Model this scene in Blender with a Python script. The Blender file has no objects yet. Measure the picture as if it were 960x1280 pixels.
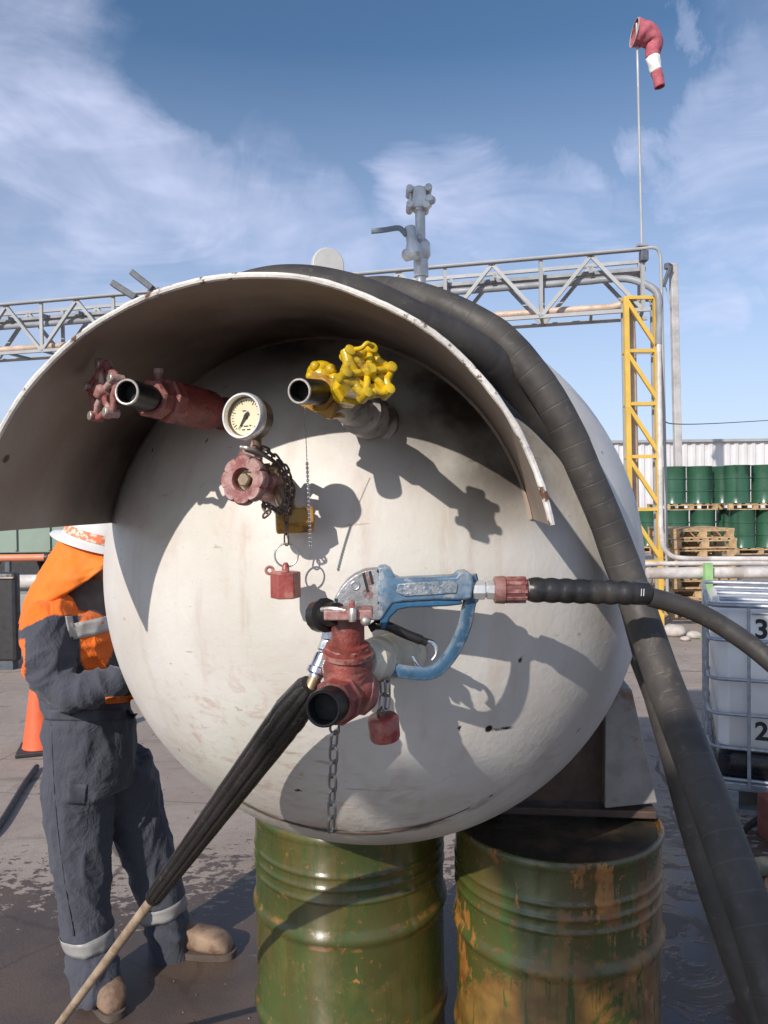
import bpy, bmesh, math, random
from mathutils import Vector, Matrix, Quaternion, noise
from mathutils.bvhtree import BVHTree
random.seed(7)
V = Vector
rad = math.radians
scene = bpy.context.scene
COL = scene.collection

# ------------------------------------------------------------------ camera
CAM_H, F = 1.8, 960.0
PITCH, ROLL = rad(-1.07), rad(0.7)
fwd = V((0, math.cos(PITCH), math.sin(PITCH)))
r0 = V((1, 0, 0)); u0 = r0.cross(fwd)
cr, srl = math.cos(ROLL), math.sin(ROLL)
RIGHT = cr * r0 - srl * u0
UP = cr * u0 + srl * r0
CAM = V((0, 0, CAM_H))
cd = bpy.data.cameras.new('camera'); cam = bpy.data.objects.new('camera', cd); COL.objects.link(cam)
cam.matrix_world = Matrix((
    (RIGHT.x, UP.x, -fwd.x, CAM.x), (RIGHT.y, UP.y, -fwd.y, CAM.y), (RIGHT.z, UP.z, -fwd.z, CAM.z), (0, 0, 0, 1)))
cd.sensor_fit = 'VERTICAL'; cd.sensor_height = 24.0; cd.lens = 18.0
cd.clip_start = 0.02; cd.clip_end = 3000
cd.dof.use_dof = False
scene.camera = cam

# ------------------------------------------------------------------ light
SUN_AZ, SUN_EL = rad(-147.2), rad(30.8)          # azimuth measured from +Y towards +X
sdir = V((math.sin(SUN_AZ) * math.cos(SUN_EL), math.cos(SUN_AZ) * math.cos(SUN_EL), math.sin(SUN_EL)))
sl = bpy.data.lights.new('sun', 'SUN'); sl.energy = 3.9; sl.angle = rad(0.53); sl.color = (1.0, 0.93, 0.84)
so = bpy.data.objects.new('sun', sl); COL.objects.link(so)
so.rotation_euler = (-sdir).to_track_quat('-Z', 'Y').to_euler()
so.location = (-6, -8, 9)

world = bpy.data.worlds.new('World'); scene.world = world; world.use_nodes = True
wt = world.node_tree; wn = wt.nodes; wl = wt.links
wn.clear()
SKY_STRENGTH = 0.10
def build_world():
    out = wn.new('ShaderNodeOutputWorld'); bg = wn.new('ShaderNodeBackground')
    sky = wn.new('ShaderNodeTexSky'); sky.sky_type = 'NISHITA'; sky.sun_disc = False
    sky.sun_elevation = SUN_EL; sky.sun_rotation = SUN_AZ
    sky.air_density = 1.0; sky.dust_density = 1.0; sky.ozone_density = 2.0
    bg.inputs['Strength'].default_value = SKY_STRENGTH
    tc = wn.new('ShaderNodeTexCoord')
    nrm = wn.new('ShaderNodeVectorMath'); nrm.operation = 'NORMALIZE'
    wl.new(tc.outputs['Generated'], nrm.inputs[0])
    def math_(op, a, b=None, clamp=False):
        m = wn.new('ShaderNodeMath'); m.operation = op; m.use_clamp = clamp
        for i, x in enumerate((a, b)):
            if x is None: continue
            if isinstance(x, (int, float)): m.inputs[i].default_value = x
            else: wl.new(x, m.inputs[i])
        return m.outputs[0]
    def wisps(rot, scale, detail, dist, lo, hi):
        mp = wn.new('ShaderNodeMapping'); mp.inputs['Rotation'].default_value = rot; mp.inputs['Scale'].default_value = scale
        wl.new(nrm.outputs[0], mp.inputs['Vector'])
        n = wn.new('ShaderNodeTexNoise'); n.inputs['Scale'].default_value = 1.0; n.inputs['Detail'].default_value = detail
        n.inputs['Roughness'].default_value = 0.6; n.inputs['Distortion'].default_value = dist
        wl.new(mp.outputs[0], n.inputs['Vector'])
        r = wn.new('ShaderNodeMapRange'); r.interpolation_type = 'SMOOTHSTEP'
        r.inputs['From Min'].default_value = lo; r.inputs['From Max'].default_value = hi
        wl.new(n.outputs['Fac'], r.inputs['Value'])
        return r.outputs[0]
    wv = wn.new('ShaderNodeTexNoise'); wv.inputs['Scale'].default_value = 3.4; wv.inputs['Detail'].default_value = 7; wv.inputs['Roughness'].default_value = 0.62; wv.inputs['Distortion'].default_value = 0.8
    wl.new(nrm.outputs[0], wv.inputs['Vector'])
    wc_ = wn.new('ShaderNodeVectorMath'); wc_.operation = 'SUBTRACT'; wc_.inputs[1].default_value = (.5, .5, .5); wl.new(wv.outputs['Color'], wc_.inputs[0])
    wm_ = wn.new('ShaderNodeVectorMath'); wm_.operation = 'MULTIPLY'; wm_.inputs[1].default_value = (.34, .34, .20); wl.new(wc_.outputs[0], wm_.inputs[0])
    wa_ = wn.new('ShaderNodeVectorMath'); wa_.operation = 'ADD'; wl.new(nrm.outputs[0], wa_.inputs[0]); wl.new(wm_.outputs[0], wa_.inputs[1])
    warped = wn.new('ShaderNodeVectorMath'); warped.operation = 'NORMALIZE'; wl.new(wa_.outputs[0], warped.inputs[0])
    def spot(d, w, amt):
        d = d.normalized()
        vm = wn.new('ShaderNodeVectorMath'); vm.operation = 'DOT_PRODUCT'; vm.inputs[1].default_value = d
        wl.new(warped.outputs[0], vm.inputs[0])
        r = wn.new('ShaderNodeMapRange'); r.interpolation_type = 'SMOOTHSTEP'
        r.inputs['From Min'].default_value = math.cos(w); r.inputs['From Max'].default_value = math.cos(w * 0.05)
        r.inputs['To Max'].default_value = amt
        wl.new(vm.outputs['Value'], r.inputs['Value'])
        return r.outputs[0]
    def dirpx(x, y): return RIGHT * ((x - 480) / F) + UP * ((640 - y) / F) + fwd
    w1 = wisps((0.0, rad(30), rad(0)), (2.2, 2.0, 6.5), 5, 0.7, 0.30, 0.74)
    w2 = wisps((0.0, rad(-30), rad(20)), (5.0, 4.0, 15.0), 8, 1.2, 0.36, 0.80)
    masks = None
    for (x, y, w, a) in ((-70, 60, 12, .85), (20, 90, 8, .7), (60, 190, 9, .8), (130, 265, 8, .85), (10, 270, 11, .7), (230, 285, 7, .8), (320, 290, 6, .7), (420, 285, 6, .65), (90, 350, 12, .7),
                         (560, 235, 5, 1.0), (620, 250, 6, .95), (690, 280, 6, .9), (760, 300, 6, .8), (550, 330, 9, .65), (930, 205, 7, .95), (870, 150, 4.5, .85), (960, 110, 5, .7), (850, 25, 1.8, .5), (980, 260, 7, .85),
                         (900, 372, 5, 1.0), (650, 380, 11, .6), (380, 370, 13, .6), (850, 450, 11, .6), (100, 470, 15, .6), (-150, 200, 18, .7), (1150, 250, 18, .7)):
        s = spot(dirpx(x, y), rad(w), a)
        masks = s if masks is None else math_('MAXIMUM', masks, s)
    sep = wn.new('ShaderNodeSeparateXYZ'); wl.new(nrm.outputs[0], sep.inputs[0])
    other = wn.new('ShaderNodeMapRange'); other.inputs['From Min'].default_value = 0.35; other.inputs['From Max'].default_value = -0.2
    other.inputs['To Max'].default_value = 0.6; wl.new(sep.outputs['Y'], other.inputs['Value'])
    masks = math_('MAXIMUM', masks, other.outputs[0])
    wsum = math_('ADD', math_('MULTIPLY', w1, 0.75), math_('MULTIPLY', w2, 0.45), True)
    wsum = math_('ADD', math_('MULTIPLY', wsum, 0.80), 0.33)
    cl = math_('MULTIPLY', masks, wsum, True)
    horiz = wn.new('ShaderNodeMapRange'); horiz.inputs['From Min'].default_value = 0.50; horiz.inputs['From Max'].default_value = 0.0
    horiz.inputs['To Max'].default_value = 0.75; wl.new(sep.outputs['Z'], horiz.inputs['Value'])
    cl = math_('MAXIMUM', cl, horiz.outputs[0])
    cl = math_('MULTIPLY', cl, 0.88)
    tint = wn.new('ShaderNodeMix'); tint.data_type = 'RGBA'; tint.blend_type = 'MULTIPLY'; tint.inputs['Factor'].default_value = 1.0
    wl.new(sky.outputs[0], tint.inputs['A']); tint.inputs['B'].default_value = (0.78, 0.99, 1.10, 1)
    mx = wn.new('ShaderNodeMix'); mx.data_type = 'RGBA'
    wl.new(cl, mx.inputs['Factor']); wl.new(tint.outputs['Result'], mx.inputs['A']); mx.inputs['B'].default_value = (7.3, 7.7, 10.2, 1)
    wl.new(mx.outputs['Result'], bg.inputs['Color']); wl.new(bg.outputs[0], out.inputs['Surface'])
build_world()

vs = scene.view_settings
vs.view_transform = 'Standard'; vs.look = 'None'; vs.gamma = 1.0; vs.use_curve_mapping = False
vs.exposure = 0.12
scene.render.engine = 'CYCLES'
scene.cycles.max_bounces = 8

# ------------------------------------------------------------------ pixel / world helpers
def ray(x, y):
    d = RIGHT * ((x - 480) / F) + UP * ((640 - y) / F) + fwd
    return d / d.y
def P(x, y, Y): return CAM + ray(x, y) * Y
def G(x, y, z=0.0):
    d = ray(x, y); return CAM + d * ((z - CAM_H) / d.z)
def px(n, Y): return n * Y / F           # length of n photo pixels at depth Y
TC = V((-0.0253, 2.09, 1.6128)); TR = 0.697     # front head of the tank
def S(x, y, off=0.0):
    d = ray(x, y).normalized(); oc = CAM - TC; b = oc.dot(d); q = b * b - (oc.dot(oc) - (TR + off) ** 2)
    if q < 0: q = 0
    return CAM + d * (-b - math.sqrt(q))

# ------------------------------------------------------------------ mesh helpers
def frame(w):
    w = V(w).normalized(); a = V((0, 0, 1)) if abs(w.z) < 0.9 else V((0, 1, 0))
    u = a.cross(w).normalized(); v = w.cross(u); return u, v, w
def bez(pts, n=12):
    """smooth curve (Catmull-Rom) through the points"""
    pts = [V(p) for p in pts]
    if len(pts) < 3: return [pts[0].lerp(pts[-1], i / n) for i in range(n + 1)]
    out = []; P_ = [pts[0] * 2 - pts[1]] + pts + [pts[-1] * 2 - pts[-2]]
    for i in range(1, len(P_) - 2):
        a, b, c, d = P_[i - 1:i + 3]
        for k in range(n):
            t = k / n
            out.append(0.5 * ((2 * b) + (c - a) * t + (2 * a - 5 * b + 4 * c - d) * t * t + (3 * b - a - 3 * c + d) * t ** 3))
    out.append(pts[-1]); return out

class MB:
    def __init__(s): s.bm = bmesh.new()
    def ring(s, pts): return [s.bm.verts.new(p) for p in pts]
    def bridge(s, a, b, closed=True):
        n = len(a)
        for i in range(n if closed else n - 1):
            j = (i + 1) % n
            try: s.bm.faces.new((a[i], a[j], b[j], b[i]))
            except ValueError: pass
    def cap(s, r, flip=False):
        try: s.bm.faces.new(list(reversed(r)) if flip else r)
        except ValueError: pass
    def tube(s, pts, r, segs=14, caps=True, closed=False, prof=None):
        """sweep along points; r a number or a list; prof(angle, k) -> radius factor"""
        pts = [V(p) for p in pts]; n = len(pts)
        rr = r if isinstance(r, (list, tuple)) else [r] * n
        t0 = (pts[1] - pts[0]).normalized(); u, v, _ = frame(t0); rings = []
        tp = t0
        for i in range(n):
            if closed: t = (pts[(i + 1) % n] - pts[i - 1]).normalized()
            elif i == 0: t = t0
            elif i == n - 1: t = (pts[-1] - pts[-2]).normalized()
            else: t = (pts[i + 1] - pts[i - 1]).normalized()
            q = tp.rotation_difference(t); u = q @ u; v = q @ v; tp = t
            ring = []
            for k in range(segs):
                a = 2 * math.pi * k / segs; f = prof(a, i) if prof else 1.0
                ring.append(pts[i] + (u * math.cos(a) + v * math.sin(a)) * rr[i] * f)
            rings.append(s.ring(ring))
        for i in range(n - 1): s.bridge(rings[i], rings[i + 1])
        if closed: s.bridge(rings[-1], rings[0])
        elif caps: s.cap(rings[0], True); s.cap(rings[-1])
        return s
    def lathe(s, p0, p1, prof, segs=32, caps=True, rot=0.0):
        """prof: (t along p0->p1 in 0..1, radius in m)"""
        p0, p1 = V(p0), V(p1); u, v, w = frame(p1 - p0); rings = []
        for t, r in prof:
            c = p0.lerp(p1, t)
            rings.append(s.ring([c + (u * math.cos(rot + 2 * math.pi * k / segs) + v * math.sin(rot + 2 * math.pi * k / segs)) * max(r, 1e-4) for k in range(segs)]))
        for a, b in zip(rings, rings[1:]): s.bridge(a, b)
        if caps: s.cap(rings[0], True); s.cap(rings[-1])
        return s
    def box(s, c, size, M=None):
        c = V(c); hx, hy, hz = [x / 2 for x in size]
        M = M or Matrix.Identity(3)
        vs_ = [s.bm.verts.new(c + M @ V((x * hx, y * hy, z * hz))) for x in (-1, 1) for y in (-1, 1) for z in (-1, 1)]
        for f in ((0, 1, 3, 2), (4, 6, 7, 5), (0, 4, 5, 1), (2, 3, 7, 6), (0, 2, 6, 4), (1, 5, 7, 3)): s.bm.faces.new([vs_[i] for i in f])
        return s
    def bar(s, a, b, w, h=None, up=(0, 0, 1)):
        a, b = V(a), V(b); d = b - a; L = d.length; d.normalize(); up = V(up)
        if abs(d.dot(up)) > 0.98: up = V((0, 1, 0))
        x = d; y = up.cross(x).normalized(); z = x.cross(y)
        return s.box((a + b) / 2, (L, w, h or w), Matrix((x, y, z)).transposed())
    def prism(s, front, vec):
        vec = V(vec); a = s.ring(front); b = s.ring([V(p) + vec for p in front])
        s.cap(a); s.cap(b, True); s.bridge(b, a)
        return s
    def ball(s, c, r, sc=(1, 1, 1), M=None, seg=20, rings=12):
        c = V(c); M = M or Matrix.Identity(3); rs = []
        for i in range(1, rings):
            th = math.pi * i / rings
            rs.append(s.ring([c + M @ V((math.sin(th) * math.cos(2 * math.pi * k / seg) * r * sc[0], math.sin(th) * math.sin(2 * math.pi * k / seg) * r * sc[1], math.cos(th) * r * sc[2])) for k in range(seg)]))
        for a, b in zip(rs, rs[1:]): s.bridge(b, a)
        t = s.bm.verts.new(c + M @ V((0, 0, r * sc[2]))); d = s.bm.verts.new(c + M @ V((0, 0, -r * sc[2])))
        for k in range(seg):
            s.bm.faces.new((rs[0][k], rs[0][(k + 1) % seg], t)); s.bm.faces.new((rs[-1][(k + 1) % seg], rs[-1][k], d))
        return s
    def torus(s, c, axis, R, r, seg=32, sub=10, ell=1.0):
        u, v, w = frame(axis); c = V(c)
        return s.tube([c + (u * math.cos(2 * math.pi * k / seg) + v * math.sin(2 * math.pi * k / seg) * ell) * R for k in range(seg)], r, sub, closed=True)
    def link(s, c, along, side, L, W, r):
        """one chain link: a stadium ring"""
        c = V(c); a = V(along).normalized(); b = V(side); b = (b - a * b.dot(a)).normalized(); pts = []
        st = L / 2 - W / 2
        for k in range(8): t = math.pi * k / 7; pts.append(c + a * (st + math.sin(t) * W / 2) + b * math.cos(t) * W / 2)
        for k in range(8): t = math.pi * k / 7; pts.append(c - a * (st + math.sin(t) * W / 2) - b * math.cos(t) * W / 2)
        return s.tube(pts, r, 8, closed=True)
    def chain(s, pts, L, W, r, jit=0.0):
        """links along a polyline"""
        pts = [V(p) for p in pts]; path = bez(pts, 20); acc = [0]
        for a, b in zip(path, path[1:]): acc.append(acc[-1] + (b - a).length)
        step = L - 2.6 * r; n = max(1, round(acc[-1] / step)); k = 0
        def at(d):
            d = min(max(d, 0), acc[-1] - 1e-6)
            for i in range(len(path) - 1):
                if acc[i + 1] >= d: return path[i].lerp(path[i + 1], (d - acc[i]) / max(1e-9, acc[i + 1] - acc[i]))
        for i in range(n):
            a = at(acc[-1] * i / n); b = at(acc[-1] * (i + 1) / n); d = (b - a).normalized()
            u, v, _ = frame(d); ang = (i % 2) * math.pi / 2 + 0.55 + random.uniform(-jit, jit)
            s.link((a + b) / 2, d, u * math.cos(ang) + v * math.sin(ang), L, W, r)
        return s
    def build(s, name, m, parent=None, smooth=35, bevel=0, weld=True):
        if weld: bmesh.ops.remove_doubles(s.bm, verts=s.bm.verts, dist=1e-6)
        bmesh.ops.recalc_face_normals(s.bm, faces=s.bm.faces)
        me = bpy.data.meshes.new(name); s.bm.to_mesh(me); s.bm.free()
        o = bpy.data.objects.new(name, me); COL.objects.link(o)
        me.materials.append(m)
        if smooth:
            for p in me.polygons: p.use_smooth = True
            me.set_sharp_from_angle(angle=rad(smooth))
        if bevel:
            b = o.modifiers.new('bevel', 'BEVEL'); b.width = bevel; b.segments = 2; b.limit_method = 'ANGLE'; b.angle_limit = rad(40)
        if parent: adopt(o, parent)
        return o

def adopt(o, parent):
    # only the Empty at a thing's base has a location; every mesh part sits at the world origin
    o.parent = parent; o.matrix_parent_inverse = Matrix.Translation(-parent.location)
def tag(o, label=None, cat=None, group=None, kind=None):
    if label: o['label'] = label
    if cat: o['category'] = cat
    if group: o['group'] = group
    if kind: o['kind'] = kind
    return o
def thing(name, loc, label, cat, group=None):
    o = bpy.data.objects.new(name, None); COL.objects.link(o); o.location = loc; o.empty_display_size = 0.1
    return tag(o, label, cat, group)
def copy_tree(o, parent=None):
    c = o.copy(); COL.objects.link(c)
    if parent: c.parent = parent
    for ch in list(o.children): copy_tree(ch, c)
    return c

# ------------------------------------------------------------------ materials
class NT:
    def __init__(s, name):
        s.m = bpy.data.materials.new(name); s.m.use_nodes = True; s.t = s.m.node_tree
        s.b = s.t.nodes['Principled BSDF']; s.co = s.t.nodes.new('ShaderNodeTexCoord').outputs['Object']
    def n(s, ty, **k):
        x = s.t.nodes.new(ty)
        for a, b in k.items(): setattr(x, a, b)
        return x
    def link(s, a, b): s.t.links.new(a, b)
    def put(s, sock, val):
        if hasattr(val, 'is_output') or isinstance(val, bpy.types.NodeSocket): s.link(val, sock)
        else: sock.default_value = val
    def noise(s, scale, detail=6, rough=0.6, dist=0.0, vec=None, stretch=None):
        x = s.n('ShaderNodeTexNoise'); x.inputs['Scale'].default_value = scale; x.inputs['Detail'].default_value = detail
        x.inputs['Roughness'].default_value = rough; x.inputs['Distortion'].default_value = dist
        v = vec or s.co
        if stretch:
            mp = s.n('ShaderNodeMapping'); mp.inputs['Scale'].default_value = stretch; s.link(v, mp.inputs['Vector']); v = mp.outputs[0]
        s.link(v, x.inputs['Vector']); return x.outputs['Fac']
    def ramp(s, v, lo, hi, a=0.0, b=1.0):
        r = s.n('ShaderNodeMapRange', interpolation_type='SMOOTHSTEP')
        r.inputs['From Min'].default_value = lo; r.inputs['From Max'].default_value = hi
        r.inputs['To Min'].default_value = a; r.inputs['To Max'].default_value = b
        s.link(v, r.inputs['Value']); return r.outputs[0]
    def math(s, op, a, b=0.0, clamp=False):
        x = s.n('ShaderNodeMath', operation=op, use_clamp=clamp); s.put(x.inputs[0], a); s.put(x.inputs[1], b); return x.outputs[0]
    def mix(s, f, a, b, blend='MIX'):
        x = s.n('ShaderNodeMix', data_type='RGBA', blend_type=blend)
        s.put(x.inputs['Factor'], f)
        s.put(x.inputs['A'], a if not isinstance(a, tuple) else (*a[:3], 1)); s.put(x.inputs['B'], b if not isinstance(b, tuple) else (*b[:3], 1))
        return x.outputs['Result']
    def sep(s, vec=None):
        x = s.n('ShaderNodeSeparateXYZ'); s.link(vec or s.co, x.inputs[0]); return x.outputs
    def near(s, p, r0, r1):
        """1 near the point p, 0 beyond r1 (object space)"""
        x = s.n('ShaderNodeVectorMath', operation='DISTANCE'); x.inputs[1].default_value = p; s.link(s.co, x.inputs[0])
        return s.ramp(x.outputs['Value'], r0, r1, 1.0, 0.0)
    def bump(s, h, strength=0.3, dist=0.01):
        b = s.n('ShaderNodeBump'); b.inputs['Strength'].default_value = strength; b.inputs['Distance'].default_value = dist
        s.link(h, b.inputs['Height']); s.link(b.outputs[0], s.b.inputs['Normal'])
    def fin(s, col, rough=0.5, metal=0.0, spec=None):
        s.put(s.b.inputs['Base Color'], (*col[:3], 1) if isinstance(col, tuple) else col)
        s.put(s.b.inputs['Roughness'], rough); s.put(s.b.inputs['Metallic'], metal)
        if spec is not None: s.b.inputs['Specular IOR Level'].default_value = spec
        return s.m
def simple(name, col, rough=0.5, metal=0.0, var=0.25, vscale=14, bump=0.15, bscale=90, col2=None, thr=(0.45, 0.65), cscale=9, spec=None, rvar=0.12, grime=0.0, worn=None):
    """paint/rubber/metal with tone variation, optional second colour in patches (dirt, rust), fine bump"""
    k = NT(name)
    dk = tuple(c * (1 - var) for c in col); lt = tuple(min(1, c * (1 + var * 0.6)) for c in col)
    c = k.mix(k.ramp(k.noise(vscale), 0.3, 0.7), dk, lt)
    if col2: c = k.mix(k.ramp(k.noise(cscale, 8, 0.65), *thr), c, col2)
    if grime: c = k.mix(k.ramp(k.noise(17, 7, 0.68, 0.4), 0.46, 0.72, 0, grime), c, (0.045, 0.032, 0.026))
    if worn:
        ge = k.n('ShaderNodeNewGeometry'); e = k.math('MULTIPLY', k.ramp(ge.outputs['Pointiness'], 0.525, 0.60), k.ramp(k.noise(40, 5), 0.38, 0.55))
        c = k.mix(k.math('MULTIPLY', e, 0.8), c, worn)
    ro = k.ramp(k.noise(vscale * 2.3), 0.3, 0.7, max(0.02, rough - rvar), min(1, rough + rvar))
    k.bump(k.noise(bscale, 5), bump, 0.004)
    return k.fin(c, ro, metal, spec)

def tank_paint(name, hood=False):
    k = NT(name)
    base = k.mix(k.ramp(k.noise(3.2, 6), 0.32, 0.68), (0.60, 0.555, 0.505), (0.69, 0.66, 0.62))
    st = k.noise(1.0, 7, 0.6, 0.4, stretch=(13, 13, 1.2))
    base = k.mix(k.ramp(st, 0.50, 0.76, 0, 0.46), base, (0.47, 0.38, 0.30))
    base = k.mix(k.ramp(k.noise(2.1, 5, 0.55, 0.6), 0.48, 0.70, 0, 0.55), base, (0.57, 0.575, 0.50))            # dirty runs
    base = k.mix(k.ramp(k.noise(6, 9, 0.7, 0.5), 0.56, 0.76, 0, 0.50), base, (0.52, 0.41, 0.32))
    base = k.mix(k.ramp(k.noise(95, 5, 0.7), 0.60, 0.74, 0, 0.35), base, (0.40, 0.33, 0.27))
    scr = k.noise(1.0, 3, 0.5, 0.8, stretch=(5, 40, 60))
    base = k.mix(k.ramp(scr, 0.70, 0.74, 0, 0.55), base, (0.36, 0.25, 0.18))           # scratches
    chips = k.noise(26, 3, 0.5)
    base = k.mix(k.ramp(chips, 0.735, 0.76), base, (0.10, 0.055, 0.04))
    if hood:
        base = k.mix(k.ramp(k.noise(2.4, 6, 0.6, 0.3), 0.25, 0.70, 0.62, 0.95), base, (0.25, 0.175, 0.130))   # mottled brown tone over the whole hood
        base = k.mix(k.math('MULTIPLY', k.math('MAXIMUM', k.near(V((-0.14, 1.62, 2.14)), .10, .46), k.near(V((-0.52, 1.72, 1.86)), .04, .32)), k.ramp(k.noise(6, 6, .6), .3, .65, .45, .95)), base, (0.055, 0.038, 0.030))  # painted shade: darkens the deep inner top and left of the hood
        for p, r in ((P(5, 572, 1.30), .007), (P(82, 578, 1.33), .006), (P(45, 574, 1.31), .003), (P(60, 638, 1.36), .006), (P(21, 637, 1.31), .003)):
            base = k.mix(k.near(p, r, r + .004), base, (0.05, 0.03, 0.025))
    else:
        soot_shade = k.math('MAXIMUM', k.math('MAXIMUM', k.near(V((-0.10, 1.68, 2.20)), 0.08, 0.40), k.near(S(560, 470), 0.10, 0.34)), k.math('MULTIPLY', k.near(S(630, 560), 0.05, 0.24), 0.9))  # soot stain, deepened with painted shade under the hood
        base = k.mix(k.math('MULTIPLY', soot_shade, k.ramp(k.noise(5, 6, 0.6), 0.3, 0.65, 0.55, 1.0)), base, (0.034, 0.024, 0.019))
        hole = S(611, 911)
        base = k.mix(k.near(hole, 0.006, 0.010), base, (0.02, 0.012, 0.01))
        mk = k.n('ShaderNodeMapping'); mk.inputs['Location'].default_value = -S(628, 911); k.link(k.co, mk.inputs['Vector'])
        sx = k.sep(mk.outputs[0])
        tail = k.math('MULTIPLY', k.ramp(k.math('ABSOLUTE', sx[2]), 0.002, 0.0045, 1, 0), k.ramp(k.math('ABSOLUTE', sx[0]), 0.010, 0.028, 1, 0))
        tail = k.math('MULTIPLY', tail, k.ramp(k.noise(60), 0.42, 0.52))
        base = k.mix(tail, base, (0.04, 0.025, 0.02))
        z = k.sep()
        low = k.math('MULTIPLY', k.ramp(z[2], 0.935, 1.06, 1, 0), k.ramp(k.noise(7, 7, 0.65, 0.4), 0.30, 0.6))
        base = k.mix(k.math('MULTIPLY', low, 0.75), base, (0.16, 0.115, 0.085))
        peel = k.math('MULTIPLY', k.near(S(300, 940), .06, .30), k.ramp(k.noise(16, 9, 0.72, 0.7, stretch=(1, 1, 2.2)), 0.50, 0.58))
        base = k.mix(k.math('MULTIPLY', peel, .6), base, k.mix(k.ramp(k.noise(40), .4, .6), (0.47, 0.33, 0.26), (0.66, 0.60, 0.55)))
        for (x0_, y0_, w_, L_, am) in ((305, 735, .016, .30, .40), (385, 640, .010, .22, .45), (450, 640, .03, .2, .25), (560, 690, .03, .2, .30), (590, 700, .012, .25, .35), (250, 800, .02, .25, .25)):
            mk2 = k.n('ShaderNodeMapping'); mk2.inputs['Location'].default_value = -S(x0_, y0_); k.link(k.co, mk2.inputs['Vector']); q_ = k.sep(mk2.outputs[0])
            st_ = k.math('MULTIPLY', k.ramp(k.math('ABSOLUTE', k.math('ADD', q_[0], k.math('MULTIPLY', k.math('SUBTRACT', k.noise(9, 4), .5), .03))), 0, w_, 1, 0), k.ramp(k.math('ABSOLUTE', q_[2]), L_ * .3, L_ * .55, 1, 0))
            base = k.mix(k.math('MULTIPLY', k.math('MULTIPLY', st_, k.ramp(k.noise(30, 5, .6, 0, stretch=(2, 2, .3)), .35, .62)), am), base, (0.42, 0.28, 0.22))
        ax_ = V((math.sin(0.11296), math.cos(0.11296), 0)); sm_ = (S(470, 1040) - TC).dot(ax_) + TC.dot(ax_)
        dn = k.n('ShaderNodeVectorMath', operation='DOT_PRODUCT'); dn.inputs[1].default_value = ax_; k.link(k.co, dn.inputs[0])
        dd = k.math('ABSOLUTE', k.math('SUBTRACT', k.math('ADD', dn.outputs['Value'], k.math('MULTIPLY', k.math('SUBTRACT', k.noise(7, 6, .7), .5), .03)), sm_ + .006))
        weld = k.math('MULTIPLY', k.math('MULTIPLY', k.ramp(dd, .004, .020, 1, 0), k.ramp(z[2], 1.05, 1.22, 1, 0)), k.ramp(k.noise(11, 6, .7), .36, .52))
        base = k.mix(k.math('MULTIPLY', weld, .92), base, (0.05, 0.034, 0.026))
        # old repainted band running round the belly
        worn = k.math('MULTIPLY', k.ramp(z[2], 1.0, 1.12, 0, 1), k.ramp(z[2], 1.22, 1.34, 1, 0))
        base = k.mix(k.math('MULTIPLY', worn, k.ramp(k.noise(9, 9, 0.7, 0.6, stretch=(1, 1, 2.5)), 0.50, 0.66, 0, 0.40)), base, (0.47, 0.34, 0.25))
    h = k.math('ADD', k.math('MULTIPLY', k.noise(70, 4, 0.6), 0.30), k.math('MULTIPLY', k.noise(9, 5, 0.55, 0.2), 0.8))
    if not hood:
        h = k.math('ADD', h, k.math('MULTIPLY', k.math('MULTIPLY', k.ramp(k.sep()[2], 1.0, 1.5, 1, 0), k.noise(24, 7, .68, .5)), 1.1))
    k.bump(h, 0.26, 0.010)
    ro = k.ramp(k.noise(8, 5), 0.3, 0.7, 0.38, 0.58)
    return k.fin(base, ro, 0.0, 0.45)

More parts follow.
